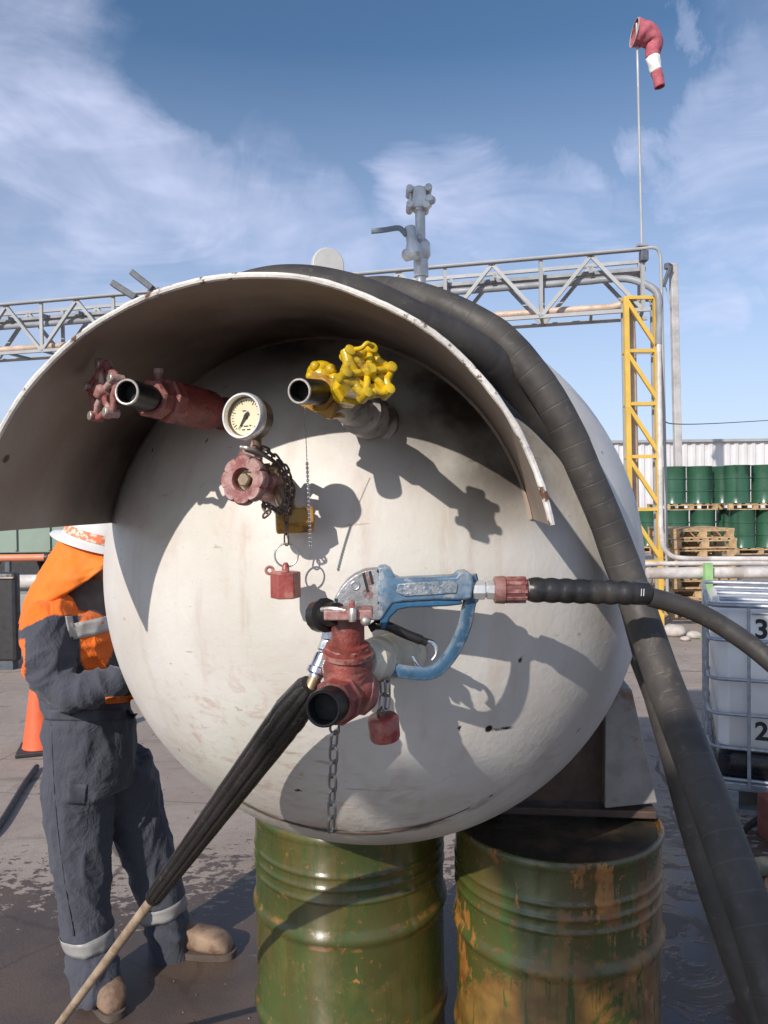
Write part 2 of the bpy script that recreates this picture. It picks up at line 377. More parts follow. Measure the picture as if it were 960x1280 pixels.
DRUM_ROT = 0.25
def drum_paint(name, amt, seed):
    k = NT(name)
    mp = k.n('ShaderNodeMapping'); mp.inputs['Location'].default_value = (seed, seed * 1.7, 0); k.link(k.co, mp.inputs['Vector']); v = mp.outputs[0]
    g = k.mix(k.ramp(k.noise(4, 6, vec=v), 0.3, 0.7), (0.034, 0.060, 0.012), (0.068, 0.100, 0.026))
    film = k.noise(1.0, 9, 0.68, 0.4, vec=v, stretch=(15, 15, 1.5))
    g = k.mix(k.ramp(k.math('ADD', k.math('MULTIPLY', film, .6), k.math('MULTIPLY', k.noise(2.0, 4, .5, .5, vec=v), .4)), 0.42, 0.60, 0, 0.80 * (0.65 + amt)), g, (0.092, 0.062, 0.018))
    run = k.noise(1.0, 8, 0.68, 0.3, vec=v, stretch=(34, 34, 3.2))
    patch = k.noise(3.4, 9, 0.68, 0.7, vec=v)
    m = k.math('ADD', k.math('MULTIPLY', run, 0.42), k.math('MULTIPLY', patch, 0.62))
    mask = k.ramp(m, 0.665 - 0.16 * amt, 0.685 - 0.16 * amt)
    fleck = k.math('MULTIPLY', k.ramp(k.noise(48, 4, 0.6, vec=v), 0.62, 0.67), k.ramp(patch, 0.42, 0.6))
    z = k.sep()[2]
    # scuffed rolling hoops
    hoops = None
    for hz in (0.62, 0.578, 0.32, 0.278):
        b_ = k.ramp(k.math('ABSOLUTE', k.math('SUBTRACT', z, hz)), 0.004, 0.012, 1, 0)
        hoops = b_ if hoops is None else k.math('MAXIMUM', hoops, b_)
    edge_ = k.math('MULTIPLY', k.ramp(k.noise(2.2, 9, 0.70, 0.5, vec=v), 0.49, 0.52), amt * .9)
    mask = k.math('MAXIMUM', mask, k.math('MULTIPLY', edge_, k.ramp(run, 0.42, 0.48)))
    hoops = k.math('MULTIPLY', hoops, k.ramp(k.noise(9, 7, 0.7, vec=v), 0.50, 0.62, 0, .8))
    mask = k.math('MAXIMUM', k.math('MAXIMUM', mask, fleck), hoops)
    rust = k.mix(k.ramp(k.noise(16, 6, vec=v), 0.3, 0.7), (0.18, 0.066, 0.018), (0.40, 0.185, 0.046))
    c = k.mix(mask, g, rust)
    k.bump(k.math('ADD', k.math('MULTIPLY', mask, 0.5), k.noise(60, 3)), 0.12, 0.003)
    ro = k.math('ADD', k.ramp(k.noise(12, vec=v), 0.3, 0.7, 0.22, 0.30), k.math('MULTIPLY', mask, 0.2))
    tg = k.n('ShaderNodeTangent', direction_type='RADIAL', axis='Z'); k.link(tg.outputs[0], k.b.inputs['Tangent'])
    k.b.inputs['Anisotropic'].default_value = 0.92; k.b.inputs['Anisotropic Rotation'].default_value = DRUM_ROT
    return k.fin(c, ro, 0.0, 0.75)

def ground_mat():
    k = NT('yard_concrete')
    c = k.mix(k.ramp(k.noise(0.9, 8, 0.65), 0.3, 0.7), (0.275, 0.215, 0.175), (0.36, 0.295, 0.25))
    c = k.mix(k.ramp(k.noise(14, 6, 0.7), 0.42, 0.72, 0, 0.5), c, (0.21, 0.175, 0.15))
    z = k.sep()
    # slab joints
    br = k.n('ShaderNodeTexBrick'); br.offset = 0.0; br.inputs['Scale'].default_value = 1.0; br.inputs['Mortar Size'].default_value = 0.006
    br.inputs['Brick Width'].default_value = 3.1; br.inputs['Row Height'].default_value = 2.6; br.inputs['Mortar Smooth'].default_value = 0.3
    mp = k.n('ShaderNodeMapping'); mp.inputs['Rotation'].default_value = (0, 0, rad(9)); mp.inputs['Location'].default_value = (0.4, 0.9, 0)
    k.link(k.co, mp.inputs['Vector']); k.link(mp.outputs[0], br.inputs['Vector'])
    c = k.mix(k.math('MULTIPLY', br.outputs['Fac'], 0.7), c, (0.10, 0.085, 0.075))
    tr = k.noise(1.0, 5, .6, .2, stretch=(.5, 5.5, 1)); c = k.mix(k.ramp(tr, .56, .70, 0, .45), c, (0.12, 0.095, 0.08))
    c = k.mix(k.ramp(k.noise(2.6, 6, .6, .8), .60, .70, 0, .6), c, (0.10, 0.075, 0.06))
    c = k.mix(k.ramp(k.noise(120, 4, .7), .60, .72, 0, .5), c, (0.45, 0.40, 0.36))
    vo = k.n('ShaderNodeTexVoronoi', feature='DISTANCE_TO_EDGE'); vo.inputs['Scale'].default_value = .55
    wp = k.n('ShaderNodeMix', data_type='VECTOR'); wp.inputs['Factor'].default_value = .16; k.link(k.co, wp.inputs['A'])
    nz_ = k.n('ShaderNodeTexNoise'); nz_.inputs['Scale'].default_value = 2.5; nz_.inputs['Detail'].default_value = 6; k.link(k.co, nz_.inputs['Vector']); k.link(nz_.outputs['Color'], wp.inputs['B'])
    k.link(wp.outputs[1], vo.inputs['Vector']); crk = k.math('MULTIPLY', k.ramp(vo.outputs['Distance'], .002, .007, 1, 0), k.ramp(k.noise(.9), .45, .55))
    c = k.mix(k.math('MULTIPLY', crk, .8), c, (0.07, 0.055, 0.045))
    # wet: solid close to the tank, breaking into spots further back
    edge = k.math('ADD', k.ramp(z[1], 2.2, 5.2, 0.34, -0.17), k.ramp(z[0], 0.1, 0.9, 0.0, 0.14))
    n1 = k.math('ADD', k.math('MULTIPLY', k.noise(1.5, 3, 0.5, 0.4), 0.38), k.math('MULTIPLY', k.noise(15, 7, 0.66, 0.3, stretch=(1, 1.5, 1)), 0.66))
    wet = k.ramp(k.math('ADD', n1, edge), 0.615, 0.645)
    c = k.mix(k.math('MULTIPLY', wet, 0.90), c, k.mix(k.ramp(k.noise(3), 0.35, 0.65), (0.050, 0.034, 0.028), (0.085, 0.052, 0.036)))
    # standing water
    pd = k.math('MULTIPLY', k.ramp(z[0], 0.35, 0.75, 0, 1), k.ramp(z[1], 3.6, 4.4, 1, 0))
    pud = k.math('MULTIPLY', wet, k.math('MULTIPLY', pd, k.ramp(k.noise(4.2, 6, 0.65, 0.8), 0.42, 0.52)))
    ro = k.math('SUBTRACT', k.ramp(wet, 0, 1, 0.88, 0.52), k.math('MULTIPLY', pud, 0.36), True)
    h = k.math('MULTIPLY', k.noise(70, 6, 0.7), k.ramp(pud, 0, 1, 1.0, 0.06))
    k.bump(h, 0.45, 0.008)
    return k.fin(c, ro, 0.0, 0.75)

M = {}
M['tank'] = tank_paint('cream_tank_paint'); M['hood'] = tank_paint('browned_cream_paint', True)
M['edge'] = simple('chipped_white_edge', (0.74, 0.70, 0.65), 0.5, col2=(0.13, 0.06, 0.035), cscale=34, thr=(0.56, 0.62), bump=0.5)
M['red'] = simple('red_valve_paint', (0.27, 0.058, 0.045), 0.36, col2=(0.40, 0.16, 0.13), cscale=26, thr=(0.60, 0.72), bump=0.6, bscale=110, grime=.75, worn=(.45, .27, .23))
M['dark_red'] = simple('dull_red_paint', (0.26, 0.070, 0.066), 0.5, col2=(0.42, 0.19, 0.16), cscale=22, thr=(0.54, 0.70), bump=0.5, bscale=110, grime=.6, worn=(.48, .33, .30))
M['cap_red'] = simple('scuffed_red_cap', (0.32, 0.050, 0.042), 0.36, col2=(0.45, 0.16, 0.12), cscale=20, thr=(0.58, 0.7), bump=.4, grime=.6, worn=(.5, .3, .26))
M['worn'] = simple('worn_bare_metal', (0.52, 0.47, 0.43), 0.42, 0.7, bump=0.3)
M['yellow'] = simple('thick_yellow_paint', (0.66, 0.43, 0.012), 0.24, col2=(0.20, 0.12, 0.025), cscale=24, thr=(0.50, 0.66), bump=0.7, bscale=38, grime=.6)
M['ochre'] = simple('dirty_ochre_paint', (0.42, 0.22, 0.035), 0.4, col2=(0.10, 0.06, 0.03), cscale=22, thr=(0.5, 0.62), bump=0.3)
M['black_iron'] = simple('black_threaded_iron', (0.022, 0.020, 0.020), 0.4, 0.2)
M['bore_shade'] = simple('black_bore_shade', (0.010, 0.010, 0.011), 0.7)  # black for the disc that paints shade inside pipe ends
M['steel'] = simple('galvanised_steel', (0.60, 0.60, 0.60), 0.42, 0.45, bump=0.12)
M['chrome'] = simple('bright_steel', (0.66, 0.67, 0.69), 0.2, 1.0, bump=0.08)
M['brass'] = simple('tarnished_brass', (0.36, 0.26, 0.17), 0.42, 0.6)
M['grey_fit'] = simple('greyed_nipple_paint', (0.42, 0.39, 0.36), 0.5, col2=(0.13, 0.10, 0.08), cscale=16, thr=(0.5, 0.65), grime=.7)
M['grey_lug'] = simple('greyed_lug_paint', (0.52, 0.51, 0.49), 0.55, var=.12)
M['cream_fit'] = simple('flaking_cream_paint', (0.70, 0.65, 0.52), 0.5, col2=(0.25, 0.19, 0.12), cscale=30, thr=(0.60, 0.66))
M['chain'] = simple('dull_chain_steel', (0.40, 0.38, 0.36), 0.38, 0.8)
M['chain_dark'] = simple('rusty_chain', (0.16, 0.12, 0.10), 0.5, 0.6)
M['dial'] = simple('cream_dial', (0.72, 0.62, 0.42), 0.5, var=0.08, bump=0.0)
M['ink'] = simple('black_marks', (0.02, 0.02, 0.02), 0.6, bump=0)
M['bezel'] = simple('polished_bezel', (0.84, 0.82, 0.78), 0.28, 0.35, bump=0.05)
M['gauge_case'] = simple('brown_gauge_case', (0.16, 0.12, 0.095), 0.4, 0.4)
M['blue'] = simple('blue_gun_paint', (0.105, 0.195, 0.30), 0.30, col2=(0.33, 0.35, 0.37), cscale=38, thr=(0.56, 0.64), bump=0.3, grime=.5, worn=(.5, .52, .54))
M['guard_shade_blue'] = simple('scuffed_shaded_guard_blue', (0.040, 0.105, 0.185), 0.28, col2=(0.12, 0.18, 0.25), cscale=30, thr=(0.52, 0.62), grime=.5, worn=(.35, .40, .45))  # darker blue: the guard's shaded side painted into its colour
M['blue_shade'] = simple('shaded_blue_gun_paint', (0.035, 0.11, 0.21), 0.28, col2=(0.10, 0.14, 0.18), cscale=40, thr=(0.6, 0.66))  # darker copy of the gun blue, painted shade for the handle underside
M['gunmetal'] = simple('worn_aluminium', (0.40, 0.405, 0.42), 0.40, 0.35, col2=(0.27, 0.16, 0.145), cscale=28, thr=(0.55, 0.66), bump=0.7, bscale=60, grime=.55)
M['grip_metal'] = simple('grimy_grip', (0.31, 0.335, 0.365), 0.42, 0.3, col2=(0.13, 0.19, 0.26), cscale=110, thr=(0.48, 0.60), bump=0.9, bscale=80)
M['rubber'] = simple('black_rubber', (0.024, 0.023, 0.023), 0.34, var=0.3, col2=(0.050, 0.044, 0.04), cscale=12)
M['wet_rubber'] = simple('wet_black_rubber', (0.024, 0.021, 0.020), 0.30, col2=(0.075, 0.058, 0.048), cscale=60, thr=(0.60, 0.68), bump=0.5)
M['coupling_red'] = simple('maroon_coupling', (0.20, 0.060, 0.056), 0.42, col2=(0.30, 0.13, 0.11), cscale=34, grime=.6, worn=(.38, .22, .2))
M['lance'] = simple('tan_lance_tube', (0.40, 0.30, 0.21), 0.5, col2=(0.26, 0.18, 0.12), cscale=24)
M['mark_white'] = simple('white_print', (0.75, 0.75, 0.75), 0.6)

def hose_mat(name, col, col2, period, rough=0.6, line_amt=0.5):
    """wrapped rubber: rings along the hose from the curve coordinate stored as attribute 'along'"""
    k = NT(name); at = k.n('ShaderNodeAttribute', attribute_name='along')
    a = k.math('MULTIPLY', at.outputs['Fac'], 1.0 / period)
    fr = k.math('FRACT', k.math('ADD', a, k.math('MULTIPLY', k.noise(3.0), 0.35)))
    line = k.ramp(k.math('ABSOLUTE', k.math('SUBTRACT', fr, 0.5)), 0.0, 0.06, 1, 0)
    c = k.mix(k.ramp(k.noise(9, 7, 0.65), 0.3, 0.7), col, col2)
    c = k.mix(k.ramp(k.noise(30, 6, 0.7), 0.55, 0.75, 0, 0.6), c, (0.16, 0.135, 0.115))
    c = k.mix(k.math('MULTIPLY', line, k.ramp(k.noise(7), 0.45, 0.6, 0.05, line_amt)), c, (0.15, 0.14, 0.13))
    k.bump(k.math('ADD', k.math('MULTIPLY', line, -1.4 * line_amt), k.math('MULTIPLY', k.noise(50, 4), 0.4)), 0.4, 0.004)
    return k.fin(c, k.ramp(k.noise(14), 0.3, 0.7, rough - 0.12, rough + 0.1), 0, 0.4)
M['hose_a'] = hose_mat('weathered_black_hose', (0.040, 0.037, 0.036), (0.068, 0.061, 0.057), 0.16, line_amt=0.14)
M['hose_b'] = hose_mat('wrapped_grey_hose', (0.044, 0.040, 0.038), (0.078, 0.070, 0.064), 0.040, line_amt=.22)
M['hose_c'] = hose_mat('greenish_ribbed_hose', (0.11, 0.115, 0.08), (0.17, 0.17, 0.12), 0.05)
M['hose_d'] = hose_mat('plain_black_hose', (0.035, 0.033, 0.032), (0.062, 0.055, 0.050), 0.4, 0.5)
M['lid'] = simple('dark_drum_lid', (0.030, 0.026, 0.018), 0.45, col2=(0.09, 0.05, 0.03), cscale=8)  # dark lid colour also stands in for shade at the drum top
M['ground'] = ground_mat()
M['drum_l'] = drum_paint('green_drum_with_rust_specks', 0.12, 0.0)
M['drum_r'] = drum_paint('green_drum_badly_rusted', 0.56, 3.3)
M['drum_far'] = simple('clean_green_drum', (0.034, 0.105, 0.062), 0.28, var=0.15, vscale=2, bump=0.02)
M['saddle'] = simple('grey_support_paint', (0.27, 0.25, 0.235), 0.55, col2=(0.15, 0.09, 0.065), cscale=7, thr=(0.52, 0.66), bump=0.3)
M['saddle_dark'] = simple('rust_brown_web', (0.085, 0.05, 0.038), 0.7, col2=(0.06, 0.04, 0.033))
M['tower_yellow'] = simple('yellow_tower_paint', (0.70, 0.45, 0.085), 0.45, var=0.12, vscale=3)
M['gantry'] = simple('grey_gantry_paint', (0.37, 0.37, 0.375), 0.5, var=0.12, vscale=3)
M['gantry_pipe'] = simple('grey_pipe', (0.27, 0.28, 0.30), 0.5, vscale=3)
M['pipe_tan'] = simple('tan_pipe', (0.55, 0.42, 0.33), 0.55, vscale=4)
M['pipe_white'] = simple('pale_pipe', (0.62, 0.58, 0.55), 0.5, vscale=4, col2=(0.40, 0.34, 0.3), cscale=3)
M['post_green'] = simple('light_green_post', (0.28, 0.50, 0.20), 0.5, vscale=4)
M['pallet'] = simple('pallet_wood', (0.52, 0.35, 0.19), 0.75, vscale=9, var=0.35)
M['pole'] = simple('grey_concrete_pole', (0.46, 0.44, 0.43), 0.8, vscale=3)
M['lamp_dark'] = simple('dark_lamp_casing', (0.10, 0.11, 0.13), 0.5)
M['sock_red'] = simple('faded_red_fabric', (0.47, 0.12, 0.15), 0.85)
M['sock_white'] = simple('white_fabric', (0.80, 0.78, 0.76), 0.85, var=0.08)
M['concrete'] = simple('dock_concrete', (0.34, 0.32, 0.30), 0.85, vscale=2)
M['green_wall'] = simple('grey_green_wall', (0.25, 0.32, 0.26), 0.6, var=0.1, vscale=1.5)
M['orange_pipe'] = simple('salmon_orange_pipe', (0.68, 0.24, 0.13), 0.5, vscale=2, var=0.12)
M['dark_cab'] = simple('dark_cabinet', (0.035, 0.032, 0.034), 0.5)
M['brown_soil'] = simple('brown_bank_soil', (0.25, 0.175, 0.125), 0.9, vscale=5, bump=0.8, bscale=9)
M['rock'] = simple('pale_rock', (0.50, 0.45, 0.40), 0.9, vscale=8, bump=0.8, bscale=12)
M['plastic'] = simple('translucent_tank_plastic', (0.80, 0.775, 0.75), 0.4, var=0.06, vscale=4, bump=0.02)
M['residue'] = simple('black_residue', (0.012, 0.012, 0.016), 0.3)
M['cage'] = simple('galvanised_cage', (0.36, 0.38, 0.42), 0.45, 0.5)
M['brick_red'] = simple('red_brown_block', (0.20, 0.055, 0.035), 0.7)
M['orange'] = simple('cone_orange', (0.78, 0.13, 0.045), 0.5, var=0.12, vscale=5)
M['hi_orange'] = simple('hi_vis_orange', (0.85, 0.20, 0.02), 0.8, var=0.06, vscale=6, bump=0.25, bscale=40)
M['band'] = simple('reflective_grey', (0.30, 0.29, 0.285), 0.5, var=0.1, bump=0.15)
M['chest_band'] = simple('silver_chest_band', (0.50, 0.485, 0.47), 0.45, var=.1, bump=.2)
M['waist'] = simple('grey_waistband', (0.068, 0.072, 0.094), 0.85)
M['hat'] = simple('white_hat_plastic', (0.76, 0.74, 0.72), 0.35, var=0.05)
M['hat_band'] = simple('orange_print', (0.80, 0.22, 0.10), 0.5, col2=(0.75, 0.6, 0.5), cscale=60, thr=(0.5, 0.56))
M['skin'] = simple('tanned_skin', (0.30, 0.16, 0.10), 0.55, var=0.1)
M['hair'] = simple('black_hair', (0.015, 0.012, 0.011), 0.6)
M['snood'] = simple('grey_neck_cloth', (0.12, 0.11, 0.115), 0.9)
M['glove'] = simple('grey_work_glove', (0.30, 0.29, 0.28), 0.85)
M['boot'] = simple('dusty_tan_boot', (0.30, 0.205, 0.14), 0.7, col2=(0.15, 0.085, 0.055), cscale=9, thr=(.42, .62), bump=0.4)
M['sole'] = simple('boot_sole', (0.10, 0.075, 0.06), 0.8)
M['wire'] = simple('black_cable', (0.03, 0.03, 0.035), 0.6)

def corrugated_mat():
    k = NT('white_corrugated_sheet')
    c = k.mix(k.ramp(k.noise(1.2, 5), 0.3, 0.7), (0.60, 0.58, 0.58), (0.70, 0.68, 0.68))
    c = k.mix(k.ramp(k.noise(1.0, 6, stretch=(6, 6, 0.5)), 0.5, 0.75, 0, 0.3), c, (0.45, 0.42, 0.40))
    return k.fin(c, 0.5, 0, 0.4)
M['corr'] = corrugated_mat()

# ================================================================== SETTING
def build_setting():
    b = MB()
    R = 900
    # one sheet: fine near the camera, out to the horizon
    xs = [-R, -60, -12, -4, 0, 4, 12, 60, R]; ys = [-R, -60, -6, 0, 3, 8, 20, 80, R]
    g = [[b.bm.verts.new((x, y, 0)) for x in xs] for y in ys]
    for j in range(len(ys) - 1):
        for i in range(len(xs) - 1): b.bm.faces.new((g[j][i], g[j][i + 1], g[j + 1][i + 1], g[j + 1][i]))
    tag(b.build('ground', M['ground'], smooth=0), kind='structure')
    # raised loading dock under the drum store
    b = MB(); b.box((9.0, 24.5, 0.195), (8.6, 13.6, 0.39))
    tag(b.build('loading_dock', M['concrete'], smooth=0, bevel=0.02), kind='structure')
    # corrugated warehouse behind the drum store
    Y = 27.0; x0, x1 = P(742, 560, Y).x, P(1150, 560, Y).x; ztop = P(880, 552, Y).z
    t = thing('warehouse', ((x0 + x1) / 2, Y, 0), 'white corrugated warehouse wall rising behind the stacked green drums', 'building')
    b = MB(); pitch = 0.30; n = int((x1 - x0) / pitch); front = []
    for i in range(n):
        x = x0 + i * pitch
        for dx, dy in ((0, 0), (0.11, 0), (0.15, -0.05), (0.26, -0.05)): front.append((x + dx, Y + dy))
    lo = b.ring([(x, y, 0) for x, y in front]); hi = b.ring([(x, y, ztop) for x, y in front])
    b.bridge(lo, hi, False); b.build('wall', M['corr'], t, smooth=0)
    b = MB(); b.box(((x0 + x1) / 2, Y + 6, ztop / 2), (x1 - x0 - .1, 11.8, ztop - 0.06)); b.build('building_shell', M['corr'], t, smooth=0)
    b = MB(); b.box(((x0 + x1) / 2, Y - 0.06, ztop + 0.03), (x1 - x0 + 0.1, 0.18, 0.09)); b.build('eaves_trim', M['gantry'], t, smooth=0)
build_setting()

def build_grit():
    rnd = random.Random(3); b = MB()
    for i in range(700):
        if i % 3: x, y = rnd.uniform(-2.4, 0.1), rnd.uniform(1.9, 7.5)
        else: x, y = rnd.uniform(0.4, 5.0), rnd.uniform(2.4, 11)
        r = rnd.uniform(.0012, .0042) * (1 + .16 * y); c = V((x, y, r * .35))
        up = b.bm.verts.new(c + V((0, 0, r * .7))); ring = b.ring([c + V((math.cos(a) * r * rnd.uniform(.6, 1.2), math.sin(a) * r * rnd.uniform(.6, 1.2), rnd.uniform(-.3, .2) * r)) for a in [k * math.pi / 3 for k in range(6)]]); dn = b.bm.verts.new(c - V((0, 0, r * .5)))
        for k in range(6): b.bm.faces.new((ring[k], ring[(k + 1) % 6], up)); b.bm.faces.new((ring[(k + 1) % 6], ring[k], dn))
    o = b.build('grit', simple('yard_grit', (.17, .135, .11), .9, vscale=30, var=.6), smooth=0, weld=False)
    tag(o, 'loose grit and small stone chips scattered over the yard', 'grit', kind='stuff')
build_grit()

# ---- yellow tower, gantry, windsock
def build_gantry():
    Yr = 10.5
    top = P(800, 372, Yr).z; gtop = P(800, 312, Yr).z
    # --- tower: four legs
    xl, xr = P(783, 500, Yr).x, P(820, 500, Yr).x; dp = 0.16
    t = thing('lattice_tower', ((xl + xr) / 2, Yr, 0), 'yellow lattice tower carrying the right end of the pipe gantry', 'tower')
    lean = 0.012
    def X(x, z): return x + (top - z) * lean
    for (x, y) in ((xl, Yr), (xr, Yr), (xl, Yr + dp), (xr, Yr + dp)):
        MB().bar((X(x, 0), y, 0), (X(x, top), y, top), 0.066 if y == Yr else 0.035).build('leg', M['tower_yellow'] if y == Yr else M['gantry'], t, smooth=0)
    nz = 7; hs = [0.05 + (top - 0.05) * i / nz for i in range(nz + 1)]
    hs = [top - 0.72 * i for i in range(7)]
    for i, z in enumerate(hs):
        for y in (Yr, Yr + dp):
            MB().bar((X(xl, z), y, z), (X(xr, z), y, z), 0.045 if y == Yr else .03).build('strut', M['tower_yellow'] if y == Yr else M['gantry'], t, smooth=0)
        for x in (xl, xr):
            MB().bar((X(x, z), Yr, z), (X(x, z), Yr + dp, z), 0.04).build('strut', M['tower_yellow'], t, smooth=0)
        if i < len(hs) - 1:
            z2 = hs[i + 1]
            MB().bar((X(xl, z), Yr - .012, z - .03), (X(xr, z2), Yr - .012, z2 + .05), 0.05).build('brace', M['tower_yellow'], t, smooth=0)
    # --- gantry truss
    A = P(808, 312, Yr); B = P(0, 386, 13.05); d = (B - A); d.z = 0; dirv = d.normalized()
    L = d.length * 1.55; Hh = px(74, Yr); W = 0.55
    side = V((-dirv.y, dirv.x, 0));
    if side.y < 0: side = -side
    o = V((A.x, A.y, gtop))
    t = thing('pipe_gantry', (o.x, o.y, 0), 'long grey truss gantry crossing behind the tank with pipes inside', 'gantry')
    def pt(s, h, w): return o + dirv * s + V((0, 0, -h)) + side * w
    pan = 1.36; n = int(L / pan)
    for w in (0, W):
        MB().bar(pt(0.0, 0, w), pt(L, 0, w), 0.035 if w == 0 else 0.05).build('top_chord', M['gantry'], t, smooth=0)
        MB().bar(pt(-0.05, Hh, w), pt(L, Hh, w), 0.05).build('bottom_chord', M['gantry'], t, smooth=0)
        for i in range(n + 1):
            s = 0.05 + i * pan
            MB().bar(pt(s, 0, w), pt(s, Hh, w), 0.05).build('upright', M['gantry'], t, smooth=0)
            if s + pan < L:
                MB().bar(pt(s, Hh, w), pt(s + pan / 2, 0.02, w), 0.05).build('diagonal', M['gantry'], t, smooth=0)
                MB().bar(pt(s + pan, Hh, w), pt(s + pan / 2, 0.02, w), 0.05).build('diagonal', M['gantry'], t, smooth=0)
    for i in range(n * 2 + 1):
        s = 0.05 + i * pan / 2
        if s < L:
            MB().bar(pt(s, 0.22, 0), pt(s, 0.22, W), 0.06).build('cross_beam', M['gantry_pipe'], t, smooth=0)
            MB().bar(pt(s, Hh, 0), pt(s, Hh, W), 0.04).build('cross_beam', M['gantry_pipe'], t, smooth=0)
    MB().bar(pt(0, .22, W * .5), pt(L, .22, W * .5), 0.30, 0.05).build('cable_tray', M['gantry_pipe'], t, smooth=0)
    # pipes riding in the gantry
    e = V((P(821.5, 345, Yr).x, Yr + 0.02, 0))
    p = [pt(L, 0.33, .14), pt(0.75, 0.33, .14), pt(0.45, 0.33, .12), pt(0.16, 0.38, .08), V((e.x - .04, Yr - .08, gtop - .60)), V((e.x, Yr - .08, gtop - .95)), V((P(823.5, 432, Yr - .08).x, Yr - .08, P(823.5, 432, Yr).z))]
    MB().tube([p[0]] + bez(p[1:6], 8) + [p[6]], 0.05, 12).build('grey_pipe', M['gantry_pipe'], t)
    ql = [pt(L, Hh - .12, .25), pt(0.45, Hh - .12, .25)]; vx = P(795, 400, Yr).x
    q = ql + bez([pt(0.45, Hh - .12, .25), V((vx + .05, Yr + .2, gtop - Hh + .14)), V((vx, Yr + .2, gtop - Hh - .05)), V((vx + .01, Yr + .2, gtop - Hh - .5))], 6)[1:] + [V((vx + .06, Yr + .2, 0))]
    MB().tube(q, 0.055, 12).build('tan_pipe', M['pipe_tan'], t)
    q = [pt(L, 0.0, -.06), pt(0.12, 0.0, -.06)] + bez([pt(0.1, 0.0, -.06), V((e.x - .07, Yr - .1, gtop - .01)), V((e.x + .0, Yr - .1, gtop - .09)), V((e.x + .015, Yr - .1, gtop - .25))], 6) + [V((e.x + .05, Yr - .1, gtop - 2.5)), V((e.x + .08, Yr - .1, 0.4))]
    MB().tube(q, 0.022, 8).build('conduit', M['gantry'], t)
    jb = P(804, 321, Yr); MB().box((jb.x, Yr - .02, jb.z), (0.10, 0.12, 0.14)).build('junction_box', M['lamp_dark'], t, smooth=0, bevel=.01)
    # --- windsock
    base = P(803, 308, Yr); tip = P(796.5, 28, Yr)
    base.y = tip.y = Yr + .02
    t = thing('windsock', base, 'drooping red and white windsock on a thin mast above the gantry', 'windsock')
    MB().tube([base, tip], 0.017, 8).build('mast', M['gantry'], t)
    MB().box(base + V((0, 0, .01)), (.14, .14, .03)).build('base_plate', M['gantry_pipe'], t, smooth=0)
    c = [P(793, 41, Yr), P(806, 43, Yr), P(817, 52, Yr), P(816, 66, Yr), P(818, 80, Yr), P(821.5, 93, Yr), P(825, 109, Yr)]
    rr = [16, 15, 11.5, 9, 7.8, 6.8, 6.2]
    cc = bez(c, 8); rads = []
    for i in range(len(cc)):
        f = i / 8; k = min(int(f), 5); rads.append(px(rr[k] + (rr[k + 1] - rr[k]) * (f - k), Yr))
    cut = [0, 27, 38, len(cc) - 1]
    for j, mm in enumerate(('sock_red', 'sock_white', 'sock_red')):
        a, z = cut[j], cut[j + 1]
        b = MB(); b.tube(cc[a:z + 1], rads[a:z + 1], 20, caps=False, prof=lambda an, i: 1 + 0.05 * math.sin(3 * an + i * .7) + .03 * math.sin(7 * an - i))
        ob = b.build('sock_band', M[mm], t)
        sd = ob.modifiers.new('solid', 'SOLIDIFY'); sd.thickness = 0.004
    MB().torus(cc[0], cc[1] - cc[0], rads[0], 0.008, 24, 6).build('hoop', M['gantry'], t)
    # --- floodlights on the gantry
    for i, (hx, hy, tx, ty, Y, lab) in enumerate(((150, 360, 182, 380, 11.6, 'lower left dark floodlight reaching out over the gantry'), (173, 347, 197, 366, 12.2, 'upper right dark floodlight on a bent arm over the gantry'))):
        h, q = P(hx, hy, Y), P(tx, ty, Y)
        t = thing('floodlight', q, lab, 'floodlight', 'floodlights on the gantry')
        dn = (q - h).normalized()
        MB().bar(h - dn * .12, h + dn * 0.30, 0.20, 0.095).build('lamp_head', M['lamp_dark'], t, smooth=0, bevel=.012)
        MB().tube(bez([h + dn * .2, h + dn * .34 + V((0, 0, .02)), q + V((0, 0, .06)), q + V((0, 0, -.25)), q + V((0.02, 0, -.55))], 6), 0.03, 8).build('arm', M['gantry_pipe'], t)
    # --- concrete pole with a lamp arm
    Y = 21.0; b0, b1 = G(846, 760), P(841.5, 330, Y)
    xb = P(845, 560, Y).x
    t = thing('utility_pole', (xb, Y, 0), 'tall grey concrete pole with a dark angled lamp bracket near its top', 'pole')
    MB().bar((xb + .1, Y, 0), (b1.x, Y, b1.z), 0.19, .19).build('shaft', M['pole'], t, smooth=0, bevel=.02)
    a, c_ = P(838, 333, Y - .2), P(829, 358, Y - .2)
    MB().bar(a, c_, .10, .10).bar(a + V((.05, .12, .0)), a + V((-.12, 0, .02)), .14, .16).build('lamp_bracket', M['lamp_dark'], t, smooth=0, bevel=.015)
    MB().tube([P(832, 358, Y - .1), P(838, 385, Y - .1)], .012, 6).build('stay', M['gantry'], t)
    # wire from the tower
    w = [P(823, 520, 10.6), P(829, 525, 11.5), P(845, 530, 14), P(900, 529, 17), P(1000, 523, 22)]
    tag(MB().tube(bez(w, 10), 0.010, 6).build('overhead_cable', M['wire']), 'thin overhead cable sagging from the yellow tower to the right', 'cable')
build_gantry()

